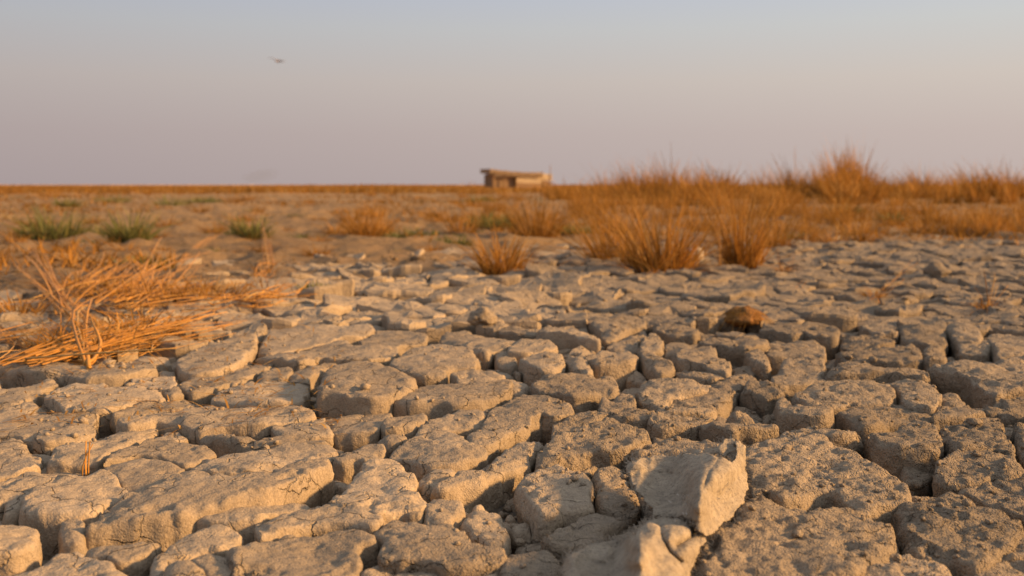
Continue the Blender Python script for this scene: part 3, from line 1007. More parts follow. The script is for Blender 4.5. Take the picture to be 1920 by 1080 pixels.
# ------------------------------------------------------------------ grass
def blades(n, h, rx, ry, lean, width, seed, bend=0.5, hvar=0.35, segs=3, droop=0.0, base_z=-0.03, windx=0.0):
    """a clump of tapering blades rooted in an ellipse; numpy arrays (verts, quads)"""
    g = np.random.default_rng(seed)
    th = g.uniform(0, 2 * np.pi, n)
    rr = np.sqrt(g.random(n))
    bx, by = rr * np.cos(th) * rx, rr * np.sin(th) * ry
    hh = h * (1 - hvar * g.random(n) ** 0.8) * (1 - 0.25 * rr)
    la = lean * (0.25 + rr) * g.uniform(0.4, 1.3, n)
    dx = np.cos(th + g.normal(0, 0.7, n)) * la + windx
    dy = np.sin(th + g.normal(0, 0.7, n)) * la
    wob = g.normal(0, 0.15, (n, 2))
    fa = g.uniform(0, np.pi, n)
    V = []
    for s in range(segs + 1):
        t = s / segs
        k = t + bend * t * t
        px = bx + hh * (dx * k + wob[:, 0] * t * t)
        py = by + hh * (dy * k + wob[:, 1] * t * t)
        pz = base_z + hh * t * (1 - 0.25 * (dx ** 2 + dy ** 2) * t) - droop * hh * t ** 3
        w = width * (1 - 0.85 * t) * 0.5
        ox, oy = np.cos(fa) * w, np.sin(fa) * w
        V.append(np.stack([px - ox, py - oy, pz], 1))
        V.append(np.stack([px + ox, py + oy, pz], 1))
    V = np.stack(V, 1)                       # n, 2(segs+1), 3
    m = 2 * (segs + 1)
    o = np.arange(n)[:, None] * m
    Qs = []
    for s in range(segs):
        Qs.append(np.concatenate([o + 2 * s, o + 2 * s + 1, o + 2 * s + 3, o + 2 * s + 2], 1))
    return V.reshape(-1, 3), np.concatenate(Qs)


def join(parts):
    vs, qs, n = [], [], 0
    for v, q in parts:
        vs.append(v)
        qs.append(q + n)
        n += len(v)
    return np.vstack(vs), np.vstack(qs)


def tuft_mesh(name, parts, mat):
    v, q = join(parts)
    me = fast_mesh(name, v, q)
    me.materials.append(mat)
    return me


def px_size(px, y):
    return px / F * y


def stalk_mesh(seed, sides=5, segs=5):
    g = np.random.default_rng(seed)
    vs, fs = [], []
    bend = g.normal(0, 0.06, 2)
    flat = (1.0, 1.9, 1.4)[seed % 3]
    kink = g.uniform(0.4, 0.8)
    ka = g.normal(0, 0.04)
    for s in range(segs + 1):
        t = s / segs
        cy = bend[0] * math.sin(math.pi * t) + max(0, t - kink) * ka
        cz = bend[1] * math.sin(math.pi * t)
        rad = 0.5 * (1.0 - 0.45 * t)
        for a in range(sides):
            an = 2 * math.pi * a / sides
            vs.append((t, cy, cz * 0.7, rad * math.cos(an) * flat, rad * math.sin(an) / flat))
    for s in range(segs):
        for a in range(sides):
            b = (a + 1) % sides
            fs.append((s * sides + a, s * sides + b, (s + 1) * sides + b, (s + 1) * sides + a))
    fs.append(tuple(range(sides))[::-1])
    fs.append(tuple(range(segs * sides, (segs + 1) * sides)))
    V = [(x, cy + ry * 0.016, cz + rz * 0.016) for x, cy, cz, ry, rz in vs]
    me = mesh('stalk', V, fs)
    me.materials.append(STALK)
    return me


STALKS = [stalk_mesh(s) for s in range(12)]


def stalk(parent, p0, p1, thick=1.0, name='stalk'):
    """a straw stalk lying from p0 to p1 (world), a part of parent"""
    p0, p1 = Vector(p0), Vector(p1)
    d = p1 - p0
    o = link(name, random.choice(STALKS), None, parent)
    q = d.to_track_quat('X', 'Z')
    L = d.length
    o.rotation_mode = 'QUATERNION'
    o.rotation_quaternion = q
    o.location = p0 - parent.location
    o.scale = (L, thick * 0.29, thick * 0.29)
    return o


def empty(name, loc):
    o = bpy.data.objects.new(name, None)
    COL.objects.link(o)
    o.location = loc
    o.empty_display_size = 0.1
    return o


GR_FRONT = 'dry grass tufts on the cracked mud'


def front_tuft(px, py, hpx, wpx, n, label, seed, mat=STRAW, lean=0.55, narrow=0.45, bent=6, wid=0.0055, hvar=0.55, group=GR_FRONT):
    x, y, _ = gp(px, py)
    h = px_size(hpx, y) * 1.34
    w = px_size(wpx, y)
    lean *= 0.95
    n *= 0.62
    wid *= 2.0
    lean *= 1.15
    parts = [blades(int(n * 0.62), h, w * narrow * 0.5, w * narrow * 0.4, lean, wid, seed, 0.4, hvar),
             blades(int(n * 0.28), h * 0.62, w * narrow * 0.65, w * narrow * 0.5, lean * 1.5, wid, seed + 50, 0.5, 0.5),
             blades(int(n * 0.10), h * 0.5, w * narrow * 0.6, w * narrow * 0.5, lean * 2.6, wid, seed + 90, 0.3, 0.5, droop=0.35)]
    me = tuft_mesh('dry_grass_tuft', parts, mat)
    o = link('dry_grass_tuft', me, None, None, (x, y, 0.0))
    tag(o, label, 'grass tuft', group)
    g = np.random.default_rng(seed + 7)
    for k in range(bent):
        a = g.uniform(0, 2 * math.pi)
        r0 = w * narrow * 0.4
        L = h * g.uniform(0.5, 0.9)
        p0 = Vector((x + r0 * math.cos(a) * .5, y + r0 * math.sin(a) * .5, 0.01))
        p1 = p0 + Vector((math.cos(a) * L, math.sin(a) * L, L * g.uniform(0.02, 0.35)))
        stalk(o, p0, p1, 0.7, 'bent_stalk')
    return o


front_tuft(1240, 506, 155, 200, 620, 'largest orange grass tuft beside the pale stone, splayed blades', 101, lean=0.62, bent=10, narrow=0.5)
front_tuft(1150, 488, 130, 150, 420, 'broad orange tuft leaning left, just behind the largest one', 102, lean=0.55, bent=6, narrow=0.55)
front_tuft(1390, 500, 150, 110, 420, 'tall upright orange tuft with a narrow base, right of the pale stone', 103, lean=0.32, bent=5, narrow=0.5, hvar=0.5)
front_tuft(1452, 462, 95, 120, 220, 'thin low orange tuft at the right foot of the upright one', 104, mat=STRAW_DULL, lean=0.5, bent=3)
front_tuft(940, 512, 84, 122, 520, 'small orange tuft standing alone in front, bent at its left', 105, lean=0.55, bent=8, narrow=0.55)
front_tuft(690, 446, 66, 112, 520, 'low orange tuft alone amid the left-centre plain', 106, lean=0.45, bent=3, narrow=0.6)
front_tuft(1005, 446, 104, 122, 460, 'fan-shaped orange tuft below the hut', 107, mat=STRAW_DULL, lean=0.5, bent=4, narrow=0.55)
front_tuft(866, 442, 62, 64, 260, 'narrow orange tuft between two green weed patches', 108, lean=0.4, bent=2, narrow=0.6)
front_tuft(1515, 452, 55, 90, 150, 'short rusty tuft nearest the upright tuft in the low row', 109, mat=STRAW_DULL, lean=0.6, bent=3)
front_tuft(1562, 455, 50, 70, 130, 'short splayed tuft in the middle of the low row', 110, lean=0.7, bent=4)
front_tuft(1615, 450, 52, 70, 130, 'short rusty tuft ending the low row before the bare gap', 111, mat=STRAW_DULL, lean=0.55, bent=3)
front_tuft(1735, 436, 50, 80, 150, 'dull tuft opening the right-edge row after the bare gap', 112, mat=STRAW_DULL, lean=0.5, bent=2)
front_tuft(1790, 440, 62, 90, 190, 'second tuft of the right-edge row, orange and upright', 113, mat=STRAW_DULL, lean=0.4, bent=2)
front_tuft(1850, 440, 66, 100, 210, 'bushy orange tuft third in the right-edge row', 114, lean=0.42, bent=2)
front_tuft(1915, 438, 70, 100, 210, 'orange tuft cut by the right edge of the photo', 115, lean=0.42, bent=2)
front_tuft(1090, 402, 62, 90, 150, 'middle-distance tuft just right of the hut, before the tall row', 116, mat=STRAW_DULL, lean=0.4, bent=0)
front_tuft(1180, 405, 78, 110, 190, 'middle-distance tuft behind the largest tuft', 117, mat=STRAW_DULL, lean=0.4, bent=0)
front_tuft(1270, 408, 80, 100, 190, 'middle-distance tuft behind the pale stone', 118, mat=STRAW_DULL, lean=0.4, bent=0)
front_tuft(1345, 406, 70, 90, 170, 'middle-distance tuft behind the narrow upright one', 119, lean=0.35, bent=0)
front_tuft(1430, 404, 50, 90, 130, 'middle-distance tuft before the darkest part of the tall row', 120, mat=STRAW_DULL, lean=0.4, bent=0)
# sprigs among the plates at the right
GR_SPRIG = 'dry sprigs among the right plates'


def sprig(label, seed, base, tips, thick=0.6, litter=14):
    x, y, _ = gp(*base)
    z, _n = drop_z(x, y)
    o = empty('dry_sprig', (x, y, z))
    tag(o, label, 'sprig', GR_SPRIG)
    g = random.Random(seed)
    for tx, ty, back in tips:
        p = at_depth(tx, ty, y + back)
        for k in range(2):
            stalk(o, (x + g.uniform(-.02, .02), y + g.uniform(-.02, .02), z - 0.01), p + Vector((g.uniform(-.03, .03), g.uniform(-.05, .05), g.uniform(-.02, .015))), thick * g.uniform(.6, 1))
    me = tuft_mesh('leaf_litter', [blades(litter * 4, 0.10, 0.05, 0.05, 1.6, 0.005, seed, 0.3, 0.6, droop=0.3, base_z=-0.005)], STRAW)
    link('leaf_litter', me, None, o)
    return o


sprig('dry sprig leaning up to the right between mud plates', 1, (1640, 560), [(1712, 490, .2), (1700, 520, .1), (1672, 520, 0), (1610, 575, -.2), (1660, 585, -.2)], 0.7)
sprig('upright pale sprig near the right edge of the plates', 2, (1850, 585), [(1848, 510, 0), (1870, 520, .1), (1835, 540, 0), (1895, 560, 0), (1880, 535, .1)], 0.6)
sprig('small rusty sprig right below the upright tuft', 3, (1470, 505), [(1460, 470, 0), (1485, 480, .1), (1440, 505, -.1), (1500, 500, 0)], 0.6)
sprig('flattened orange sprig in front of the upright tuft', 4, (1480, 548), [(1440, 530, .3), (1515, 530, .2), (1420, 555, -.1), (1530, 560, -.1)], 0.6)
sprig('two straight thin reeds standing left of the upright tuft', 5, (1352, 505), [(1342, 405, 0), (1348, 420, .05)], 0.7, 6)

# the tall dry row along the right horizon: six meshes, shared
row_meshes = []
for k in range(7):
    parts = [blades(95, 1.0, 0.42, 0.30, 0.34, 0.048, 300 + k, 0.45, 0.75, windx=-0.05),
             blades(60, 0.62, 0.46, 0.36, 0.7, 0.050, 320 + k, 0.4, 0.5),
             blades(20, 1.4, 0.26, 0.2, 0.30, 0.030, 340 + k, 0.9, 0.35, windx=-0.10)]
    row_meshes.append([tuft_mesh('tall_grass_tuft', parts, m) for m in (STRAW, STRAW_DULL, STRAW_PALE)])
ROW_LABEL = 'dry orange grass tuft in the tall row along the right horizon'
top_x = [1040, 1100, 1160, 1235, 1290, 1350, 1400, 1440, 1490, 1540, 1580, 1620, 1680, 1740, 1790, 1840, 1880, 1930, 2000]
top_y = [345, 335, 326, 308, 326, 314, 330, 322, 306, 306, 272, 308, 322, 326, 332, 310, 312, 326, 330]
g = random.Random(5)
k = 0
for row, (py, dens) in enumerate([(371, 44), (376, 32), (386, 14)]):
    for m in range(dens):
        px = 1045 + (2010 - 1045) * (m + g.uniform(0.1, 0.9)) / dens
        yb = py + g.uniform(-1.5, 1.5) - (2 if px > 1400 else 0)
        x, y, _ = gp(px, yb)
        hh = px_size(yb - np.interp(px, top_x, top_y), y) * g.uniform(0.75, 1.55) * (1.0, 0.86, 0.6)[row]
        me = row_meshes[k % 7][g.choice((0, 1, 1, 2))]
        o = link('tall_grass_tuft', me, None, None, (x, y, -0.02))
        w = g.uniform(0.7, 1.6) * (1.0 if row < 2 else 0.8)
        o.scale = (w * 1.15, w, max(0.3, hh))
        o.rotation_euler = (0, 0, g.choice((0, 0.4, -0.4, 0.2)))
        tag(o, ROW_LABEL, 'grass tuft', 'tall dry grass row on the right')
        k += 1
# clumps crowding the middle distance, and low scrub on the brown plain
clump_meshes = []
for k in range(6):
    parts = [blades(60, 1.0, 0.30, 0.26, 0.60, 0.030, 600 + k, 0.45, 0.7), blades(40, 0.6, 0.42, 0.36, 1.1, 0.028, 620 + k, 0.4, 0.6),
             blades(16, 0.55, 0.40, 0.35, 2.0, 0.022, 640 + k, 0.2, 0.5, droop=0.3)]
    clump_meshes.append([tuft_mesh('grass_clump', parts, m) for m in (STRAW, STRAW_DULL)])


def scatter(name, label, cat, group, n, x0, x1, y0, y1, h0, h1, w0, w1, seed):
    g = random.Random(seed)
    for k in range(n):
        px, py = g.uniform(x0, x1), y0 + (y1 - y0) * g.random() ** 1.3
        x, y, _ = gp(px, py)
        o = link(name, g.choice(clump_meshes)[g.choice((0, 1))], None, None, (x, y, float(floor_z(np.array([x]), np.array([y]))[0]) - 0.01 if y > 9 else -0.02))
        t = (py - 346) / 100.0
        hh = px_size(g.uniform(h0, h1) * (0.45 + 0.55 * min(1, t * 1.4)), y)
        w = px_size(g.uniform(w0, w1) * (0.45 + 0.55 * min(1, t * 1.4)), y) / 1.1
        o.scale = (w, w, hh)
        o.rotation_euler = (0, 0, g.uniform(0, 6.28))
        tag(o, label, cat, group)


scatter('grass_clump', 'orange dry grass clump crowding behind the two big tufts', 'grass clump', 'clumps behind the big tufts', 24, 1070, 1480, 390, 440, 50, 95, 50, 85, 21)
scatter('grass_clump', 'low dry grass clump in the band before the right row', 'grass clump', 'clumps in the right band', 34, 1480, 1960, 400, 442, 40, 74, 50, 95, 22)
scatter('low_scrub', 'low dry scrub clump on the brown plain left of the hut', 'scrub', 'low scrub on the left plain', 72, -30, 880, 362, 476, 14, 42, 30, 90, 23)
scatter('low_scrub', 'low dry scrub clump on the plain just below the hut', 'scrub', 'low scrub below the hut', 18, 880, 1090, 362, 440, 26, 70, 30, 80, 24)
green_meshes = [tuft_mesh('weed_sprout', [blades(70, 1.0, 0.5, 0.4, 1.0, 0.05, 700 + k, 0.3, 0.8, segs=2)], GREEN) for k in range(3)]
g = random.Random(31)
for k in range(26):
    px, py = g.uniform(-20, 900), 362 + 108 * g.random() ** 1.3
    x, y, _ = gp(px, py)
    o = link('weed_sprout', green_meshes[k % 3], None, None, (x, y, float(floor_z(np.array([x]), np.array([y]))[0])))
    t = 0.4 + 0.6 * (py - 350) / 120
    w = px_size(g.uniform(20, 55) * t, y)
    o.scale = (w, w * 0.7, px_size(g.uniform(8, 18) * t, y))
    tag(o, 'small green weed sprout scattered over the left plain', 'weed', 'green weed sprouts on the left plain')
# one tall plume rises above the row
x, y, _ = gp(1592, 372)
pl = tuft_mesh('tall_grass_tuft', [blades(230, 1.0, 0.26, 0.25, 0.16, 0.024, 401, 0.5, 0.45, windx=-0.10), blades(60, 0.8, 0.4, 0.3, 0.4, 0.03, 402)], STRAW_PALE)
o = link('tall_grass_tuft', pl, None, None, (x, y, -0.02))
o.scale = (1.2, 1.2, px_size(372 - 270, y) * 1.22)
tag(o, 'tallest pale plume of grass rising above the right row', 'grass tuft')
# one dark reed
x, y, _ = gp(1412, 380)
o = empty('bare_reed', (x, y, 0))
tag(o, 'single bare dark reed poking up from the tall row', 'reed')
stalk(o, (x, y, 0), at_depth(1419, 316, y), 2.4)

# thin straw cover of the far plain: far too many to count
v, q = [], []
fg = np.random.default_rng(77)
n = 36000
yy = 62 * np.exp(fg.random(n) * 1.6)
xx = fg.uniform(-0.88, 0.88, n) * yy
dm = vnoise(xx * 0.06, yy * 0.03, 0, 3) + 0.5 * vnoise(xx * 0.3, yy * 0.12, 0, 4)
keep = dm > -0.45 + 0.8 * np.clip(1 - (yy - 62) / 25, 0, 1)
xx, yy = xx[keep], yy[keep]
n = len(xx)
hh = 0.22 + 0.30 * fg.random(n) + 0.12 * dm[keep]
hh = hh * (0.75 + 0.55 * np.clip(vnoise(xx * 0.035, yy * 0.02, 0, 17) + 0.5, 0, 1.4))
ww = 0.05 + yy * 0.0009
lx, ly = fg.normal(0, 0.12, n), fg.normal(0, 0.12, n)
z0 = floor_z(xx, yy) - 0.02
vv = np.stack([np.stack([xx - ww, yy, z0], 1), np.stack([xx + ww, yy + fg.normal(0, .03, n), z0], 1), np.stack([xx + lx, yy + ly, z0 + hh], 1)], 1).reshape(-1, 3)
fm = fast_mesh('far_dry_grass', vv, None, np.arange(3 * n).reshape(-1, 3))
fm.materials.append(STRAW_PALE)
tag(link('far_dry_grass', fm), 'thin belt of orange dry grass along the horizon', 'grass', kind='stuff')

# litter of straw stubble over the middle plain
n = 66000
yy = 6 + 62 * fg.random(n) ** 1.5
xx = fg.uniform(-0.78, 0.78, n) * yy
keep = (np.hypot(xx, yy) > plate_limit(xx, yy) + 0.2) & (vnoise(xx * 0.35, yy * 0.2, 0, 13) + 0.8 * vnoise(xx * 1.1, yy * 0.6, 0, 14) > 0.12)
xx, yy = xx[keep], yy[keep]
n = len(xx)
hh = 0.03 + 0.13 * fg.random(n) ** 1.5
ww = 0.004 + yy * 0.0005
z0 = np.where(yy < 7, -0.01, floor_z(xx, yy)) - 0.01
lx, ly = fg.normal(0, 0.13, n), fg.normal(0, 0.10, n)
vv = np.stack([np.stack([xx - ww, yy, z0], 1), np.stack([xx + ww, yy + fg.normal(0, .02, n), z0], 1), np.stack([xx + lx, yy + ly, z0 + hh], 1)], 1).reshape(-1, 3)
fm = fast_mesh('straw_stubble', vv, None, np.arange(3 * n).reshape(-1, 3))
fm.materials.append(STRAW_DULL)
tag(link('straw_stubble', fm), 'short scattered straw stubble over the middle plain', 'grass', kind='stuff')

# clods of earth scattered over the middle plain
n = 0
cv, cf = [], []
for k in range(9000):
    y = 4.5 + 62 * rng.random() ** 2.0
    x = rng.uniform(-0.6, 0.6) * y
    if math.hypot(x, y) < float(plate_limit(np.array([x]), np.array([y]))[0]) - 0.8:
        continue
    if vnoise(np.array([x * 0.4]), np.array([y * 0.3]), 0, 6)[0] < rng.uniform(-0.5, 0.5):
        continue
    r = rng.uniform(0.006, 0.018) * (1 + y * 0.014) * rng.lognormal(0, 0.35)
    v = ico_v * (1 + 0.3 * rng.standard_normal((12, 1)).clip(-1, 1)) * r * np.array([rng.uniform(.9, 1.7), rng.uniform(.8, 1.2), rng.uniform(.4, .8)])
    z = float(floor_z(np.array([x]), np.array([y]))[0])
    cv.append(v + np.array([x, y, z + r * 0.15]))
    cf.append(ico_f + n)
    n += 12
cm = fast_mesh('earth_clods', np.vstack(cv), None, np.vstack(cf))
cm.materials.append(SOIL)
tag(link('earth_clods', cm), 'small earth clods littering the middle plain', 'clods', kind='stuff')

# green weeds
WEEDS = [
 (100, 446, 48, 100, 'largest green weed clump at the left, behind the straw'),
 (165, 444, 26, 80, 'low green weed joining the two left clumps'),
 (242, 456, 48, 60, 'upright green weed clump right of the largest one'),
 (125, 391, 20, 36, 'small distant green weed above the largest clump'),
 (214, 381, 16, 60, 'flat distant green weed strip on the far left plain'),
 (318, 387, 22, 60, 'rounded distant green weed right of the flat strip'),
 (385, 383, 12, 60, 'thin green weed streak near the horizon, left of centre'),
 (468, 448, 34, 56, 'dull green weed beside the thin standing stalks'),
 (388, 474, 16, 60, 'low green weed mat right of the straw bundle'),
 (265, 500, 26, 90, 'weed growing up through the farther straw bundle'),
 (775, 448, 20, 90, 'wide green weed patch right of the lone low tuft'),
 (850, 460, 24, 60, 'green weed patch just left of the small front tuft'),
 (920, 430, 30, 80, 'green weed patch behind the small front tuft'),
 (1075, 442, 22, 56, 'green weed between the fan-shaped and broad tufts'),
 (902, 380, 16, 60, 'distant green weed left below the hut'),
 (1672, 418, 18, 50, 'green weed in the bare gap between the right rows'),
 (1585, 402, 16, 60, 'pale green weed before the tallest plume'),
 (1490, 446, 22, 44, 'dull green weed among the low rusty tufts'),
 (590, 538, 16, 60, 'faint green weed on the mud left of centre'),
]
for k, (px, py, hp, wp, lab) in enumerate(WEEDS):
    x, y, _ = gp(px, py)
    h, w = px_size(hp, y) * (1.75 if hp > 30 else 1.4), px_size(wp, y) * 1.2
    nn_ = 260 if hp > 22 else 160
    me = tuft_mesh('green_weed', [blades(nn_, h, w * 0.42, w * 0.35, 0.8, 0.0035 * y * 0.25 + 0.008, 500 + k, 0.3, 0.8, segs=2, base_z=-0.02),
                                  blades(nn_ // 2, h * 0.5, w * 0.55, w * 0.4, 0.9, 0.0035 * y * 0.25 + 0.008, 540 + k, 0.3, 0.7, segs=2, base_z=-0.02)], GREEN)
    o = link('green_weed', me, None, None, (x, y, float(floor_z(np.array([x]), np.array([y]))[0]) + 0.02 if y > 7 else 0.0))
    tag(o, lab, 'weed', 'green weeds scattered over the plain')

# ------------------------------------------------------------------ straw bundles on the left
def straw_pile(label, base, fans, seed, litter):
    """fans: (x0, y0, x1, y1, number, spread px, height of the far end, thickness)"""
    x, y, _ = gp(*base)
    o = empty('straw_bundle', (x, y, 0.0))
    tag(o, label, 'straw', 'cut straw lying on the left')
    g = random.Random(seed)
    for x0, y0, x1, y1, n, sp, hz, th in fans:
        for k in range(n):
            a = Vector(gp(x0 + g.gauss(0, sp * .9), y0 + g.gauss(0, sp * .35), g.uniform(-0.005, 0.03)))
            e = Vector(gp(x1 + g.gauss(0, sp * 1.6), y1 + g.gauss(0, sp * .55), hz * g.uniform(.1, .9)))
            e = a + (e - a) * g.uniform(0.6, 1.12)
            stalk(o, a, e, th * g.uniform(.5, 1.25))
    for px, py, wpx, n in litter:
        lx, ly, _ = gp(px, py)
        w = px_size(wpx, ly)
        me = tuft_mesh('loose_straw', [blades(n, 0.22, w * .5, w * .35, 1.5, 0.006, seed + n, 0.2, 0.6, droop=0.3, base_z=0.0)], STRAW)
        link('loose_straw', me, None, o, Vector((lx, ly, 0.0)) - o.location)
    return o


straw_pile('large bundle of cut straw lying across the left plates, nearest', (170, 665), [
    (45, 676, 345, 598, 28, 30, 0.10, 1.5),
    (60, 668, 400, 598, 16, 20, 0.06, 1.2),
    (160, 660, 380, 610, 10, 24, 0.05, 1.1),
    (168, 684, 160, 572, 7, 7, 0.18, 2.0),
    (-30, 605, 70, 648, 8, 14, 0.04, 1.2),
    (-40, 575, 60, 560, 6, 20, 0.05, 1.0),
    (150, 610, 45, 475, 12, 16, 0.22, 1.5),
    (120, 590, 75, 462, 6, 10, 0.26, 1.5),
    (170, 640, 215, 670, 5, 14, 0.03, 1.0),
    (250, 660, 290, 640, 6, 20, 0.02, 1.0),
    (-50, 640, 130, 596, 8, 22, 0.08, 1.1),
    (-60, 500, 110, 545, 9, 22, 0.08, 1.1),
    (-40, 690, 60, 640, 5, 16, 0.05, 1.0)], 11, [(170, 650, 240, 200), (250, 622, 200, 160), (30, 590, 110, 120)])
straw_pile('farther straw bundle with raised ends behind the nearest one', (290, 560), [
    (200, 560, 320, 480, 18, 30, 0.16, 1.4),
    (250, 570, 330, 490, 18, 36, 0.14, 1.4),
    (130, 535, 240, 475, 12, 16, 0.14, 1.5),
    (240, 565, 400, 545, 20, 32, 0.06, 1.5),
    (380, 560, 500, 555, 17, 28, 0.04, 1.3),
    (110, 560, 230, 510, 18, 40, 0.09, 1.4),
    (350, 480, 430, 425, 5, 6, 0.14, 1.4),
    (205, 575, 370, 565, 12, 16, 0.04, 1.5)], 12, [(280, 555, 260, 320), (150, 540, 140, 150), (390, 555, 160, 150)])
straw_pile('small bright straw handful at the right end of the bundles', (500, 555), [
    (470, 555, 540, 540, 22, 18, 0.06, 1.6),
    (450, 565, 530, 562, 10, 10, 0.03, 1.5),
    (480, 520, 515, 500, 10, 8, 0.06, 1.6),
    (506, 500, 488, 405, 4, 5, 0.30, 1.3),
    (512, 496, 498, 430, 3, 6, 0.25, 1.2)], 13, [(500, 548, 70, 50), (495, 512, 50, 40)])

tv, tq, n = [], [], 0
for k in range(900):
    px, py = rng.uniform(-20, 640), 480 + 330 * rng.random() ** 1.2
    x, y, _ = gp(px, py)
    z, _n = drop_z(x, y)
    a = rng.uniform(0, 6.28)
    L = rng.uniform(0.015, 0.10) * (0.4 + 0.6 * rng.random())
    w = rng.uniform(0.0012, 0.0028)
    d = np.array([math.cos(a) * L, math.sin(a) * L, rng.normal(0.004, 0.006)])
    sd_ = np.array([-math.sin(a) * w, math.cos(a) * w, 0.0])
    p0 = np.array([x, y, z + 0.004])
    m_ = p0 + d * .5 + np.array([0, 0, 0.003])
    tv += [p0 - sd_, p0 + sd_, m_ + sd_, m_ - sd_, p0 + d + sd_ * .5, p0 + d - sd_ * .5]
    tq += [(n, n + 1, n + 2, n + 3), (n + 3, n + 2, n + 4, n + 5)]
    n += 6
chm = fast_mesh('straw_chaff', np.array(tv), tq)
chm.materials.append(STRAW_PALE)
tag(link('straw_chaff', chm), 'short bits of straw strewn over the left plates', 'straw', kind='stuff')

# short reed stub standing in a crack at the lower left
x, y, _ = gp(165, 868, 0.0)
zc, _n = drop_z(x, y)
o = empty('reed_stub', (x, y, zc))
tag(o, 'short broken reed stub standing upright at a crack, lower left', 'stick')
a = Vector((x, y, zc - 0.02))
e = at_depth(167, 826, y)
for k in range(3):
    d = Vector(((k - 1) * 0.0045, 0.003 * k, 0))
    stalk(o, a + d * .4, e + d + Vector((0, 0, -0.004 * k)), 1.1, 'reed_strip')

# ------------------------------------------------------------------ torn cloth on the plates at the lower right
def relief(name, tile, outline, ctrl, s, parent, zbase, seed, wrinkle=0.003, thick=0.0018, mat=CLOTH, creases=()):
    """a crumpled sheet: heights (cm) interpolated from control points; thickness from solidify"""
    ox, oy = TILES[tile]
    p = np.array(outline, float)
    p = resample(chaikin(p, 0.2), s)
    if area2(p) < 0:
        p = p[::-1]
    nn = normals_out(p)
    p = p + nn * (13 * fbm(p[:, 0] * .01, p[:, 1] * .01, 0, 3, 4, seed, 0.65))[:, None]
    lo, hi = p.min(0), p.max(0)
    X, Y = np.meshgrid(np.arange(lo[0], hi[0], s), np.arange(lo[1], hi[1], s * .9))
    X = X + (np.arange(X.shape[0]) % 2)[:, None] * s * .5
    P = np.stack([X.ravel(), Y.ravel()], 1) + rng.uniform(-.2, .2, (X.size, 2)) * s
    d, ins = seg_dist(P, p)
    P = P[ins & (d > s * .6)]
    n0 = len(p)
    vs, es, fs, es_src, *_ = delaunay_2d_cdt([Vector(v) for v in np.vstack([p, P])], [(k, (k + 1) % n0) for k in range(n0)], [], 1, 1e-6)
    V = np.array([(v.x, v.y) for v in vs])
    C = np.array(ctrl, float)
    def tps(a, b_):
        r2 = ((a[:, None, :] - b_[None, :, :]) ** 2).sum(2) * 1e-4
        return 0.5 * r2 * np.log(r2 + 1e-9)
    nc = len(C)
    K = np.zeros((nc + 3, nc + 3))
    K[:nc, :nc] = tps(C[:, :2], C[:, :2]) + np.eye(nc) * 0.02
    K[:nc, nc:] = np.column_stack([np.ones(nc), C[:, :2] * 0.01])
    K[nc:, :nc] = K[:nc, nc:].T
    sol = np.linalg.solve(K, np.concatenate([C[:, 2], np.zeros(3)]))
    hz = (tps(V, C[:, :2]) @ sol[:nc] + np.column_stack([np.ones(len(V)), V * 0.01]) @ sol[nc:]) * 0.01
    for line, dep, wd in creases:
        best = np.full(len(V), 1e9)
        for (ax, ay), (bx_, by_) in zip(line[:-1], line[1:]):
            a_, d_ = np.array([ax, ay]), np.array([bx_ - ax, by_ - ay])
            t_ = np.clip(((V - a_) @ d_) / (d_ @ d_), 0, 1)
            best = np.minimum(best, np.hypot(*(V - a_ - t_[:, None] * d_).T))
        hz = hz - dep * np.exp(-best / wd)
    hz = np.clip(hz, 0.0, 0.095)
    x, y = V[:, 0] * .01, V[:, 1] * .01
    rid = 1 - 2 * np.abs(vnoise(x * 0.5 + y * 0.15, y * 0.28, 0, seed + 9))
    hz = hz + wrinkle * (0.5 * fbm(x, y, 0, 0.45, 2, seed, 0.4) + 1.3 * rid * np.abs(rid) + 0.5 * (1 - 2 * np.abs(vnoise(x * 1.3, y * 0.7 + x * 0.4, 0, seed + 15)))) + 0.0004 * fbm(x, y, 0, 7, 3, seed + 3)
    W = np.array([gp(ox + a / 4, oy + b / 4, zbase + h) for (a, b), h in zip(V, hz)])
    W = W - np.array(parent.location)
    me = mesh(name, W, [tuple(f) for f in fs])
    me.materials.append(mat)
    o = link(name, me, None, parent)
    where = {}
    for a_i, src_ in enumerate(es_src):
        for b_i in src_:
            where.setdefault(b_i, a_i)
    gq = np.random.default_rng(seed + 70)
    fv, fq, fn = [], [], 0
    for k in range(n0):
        if k not in where:
            continue
        for m_ in range(4):
            if gq.random() < 0.35:
                continue
            L = gq.uniform(6, 40)
            dirv = nn[k] + gq.normal(0, 0.55, 2)
            e_ = p[k] + dirv * L
            h0 = W[where[k]] + np.array(parent.location)
            e3 = np.array(gp(ox + e_[0] / 4, oy + e_[1] / 4, float(h0[2]) - gq.uniform(-0.001, 0.006)))
            mid = (h0 + e3) / 2 + gq.normal(0, 0.0012, 3)
            w_ = np.array([0.00045, 0, 0.0003])
            pl_ = np.array(parent.location)
            fv += [h0 - w_ - pl_, h0 + w_ - pl_, mid + w_ - pl_, mid - w_ - pl_, e3 + w_ * .5 - pl_, e3 - w_ * .5 - pl_]
            fq += [(fn, fn + 1, fn + 2, fn + 3), (fn + 3, fn + 2, fn + 4, fn + 5)]
            fn += 6
    frm = fast_mesh('frayed_edge', np.array(fv), fq)
    frm.materials.append(mat)
    tag(link('frayed_edge', frm, None, parent), kind='stuff')
    sd = o.modifiers.new('thickness', 'SOLIDIFY')
    sd.thickness = thick
    sd.offset = 0
    return o


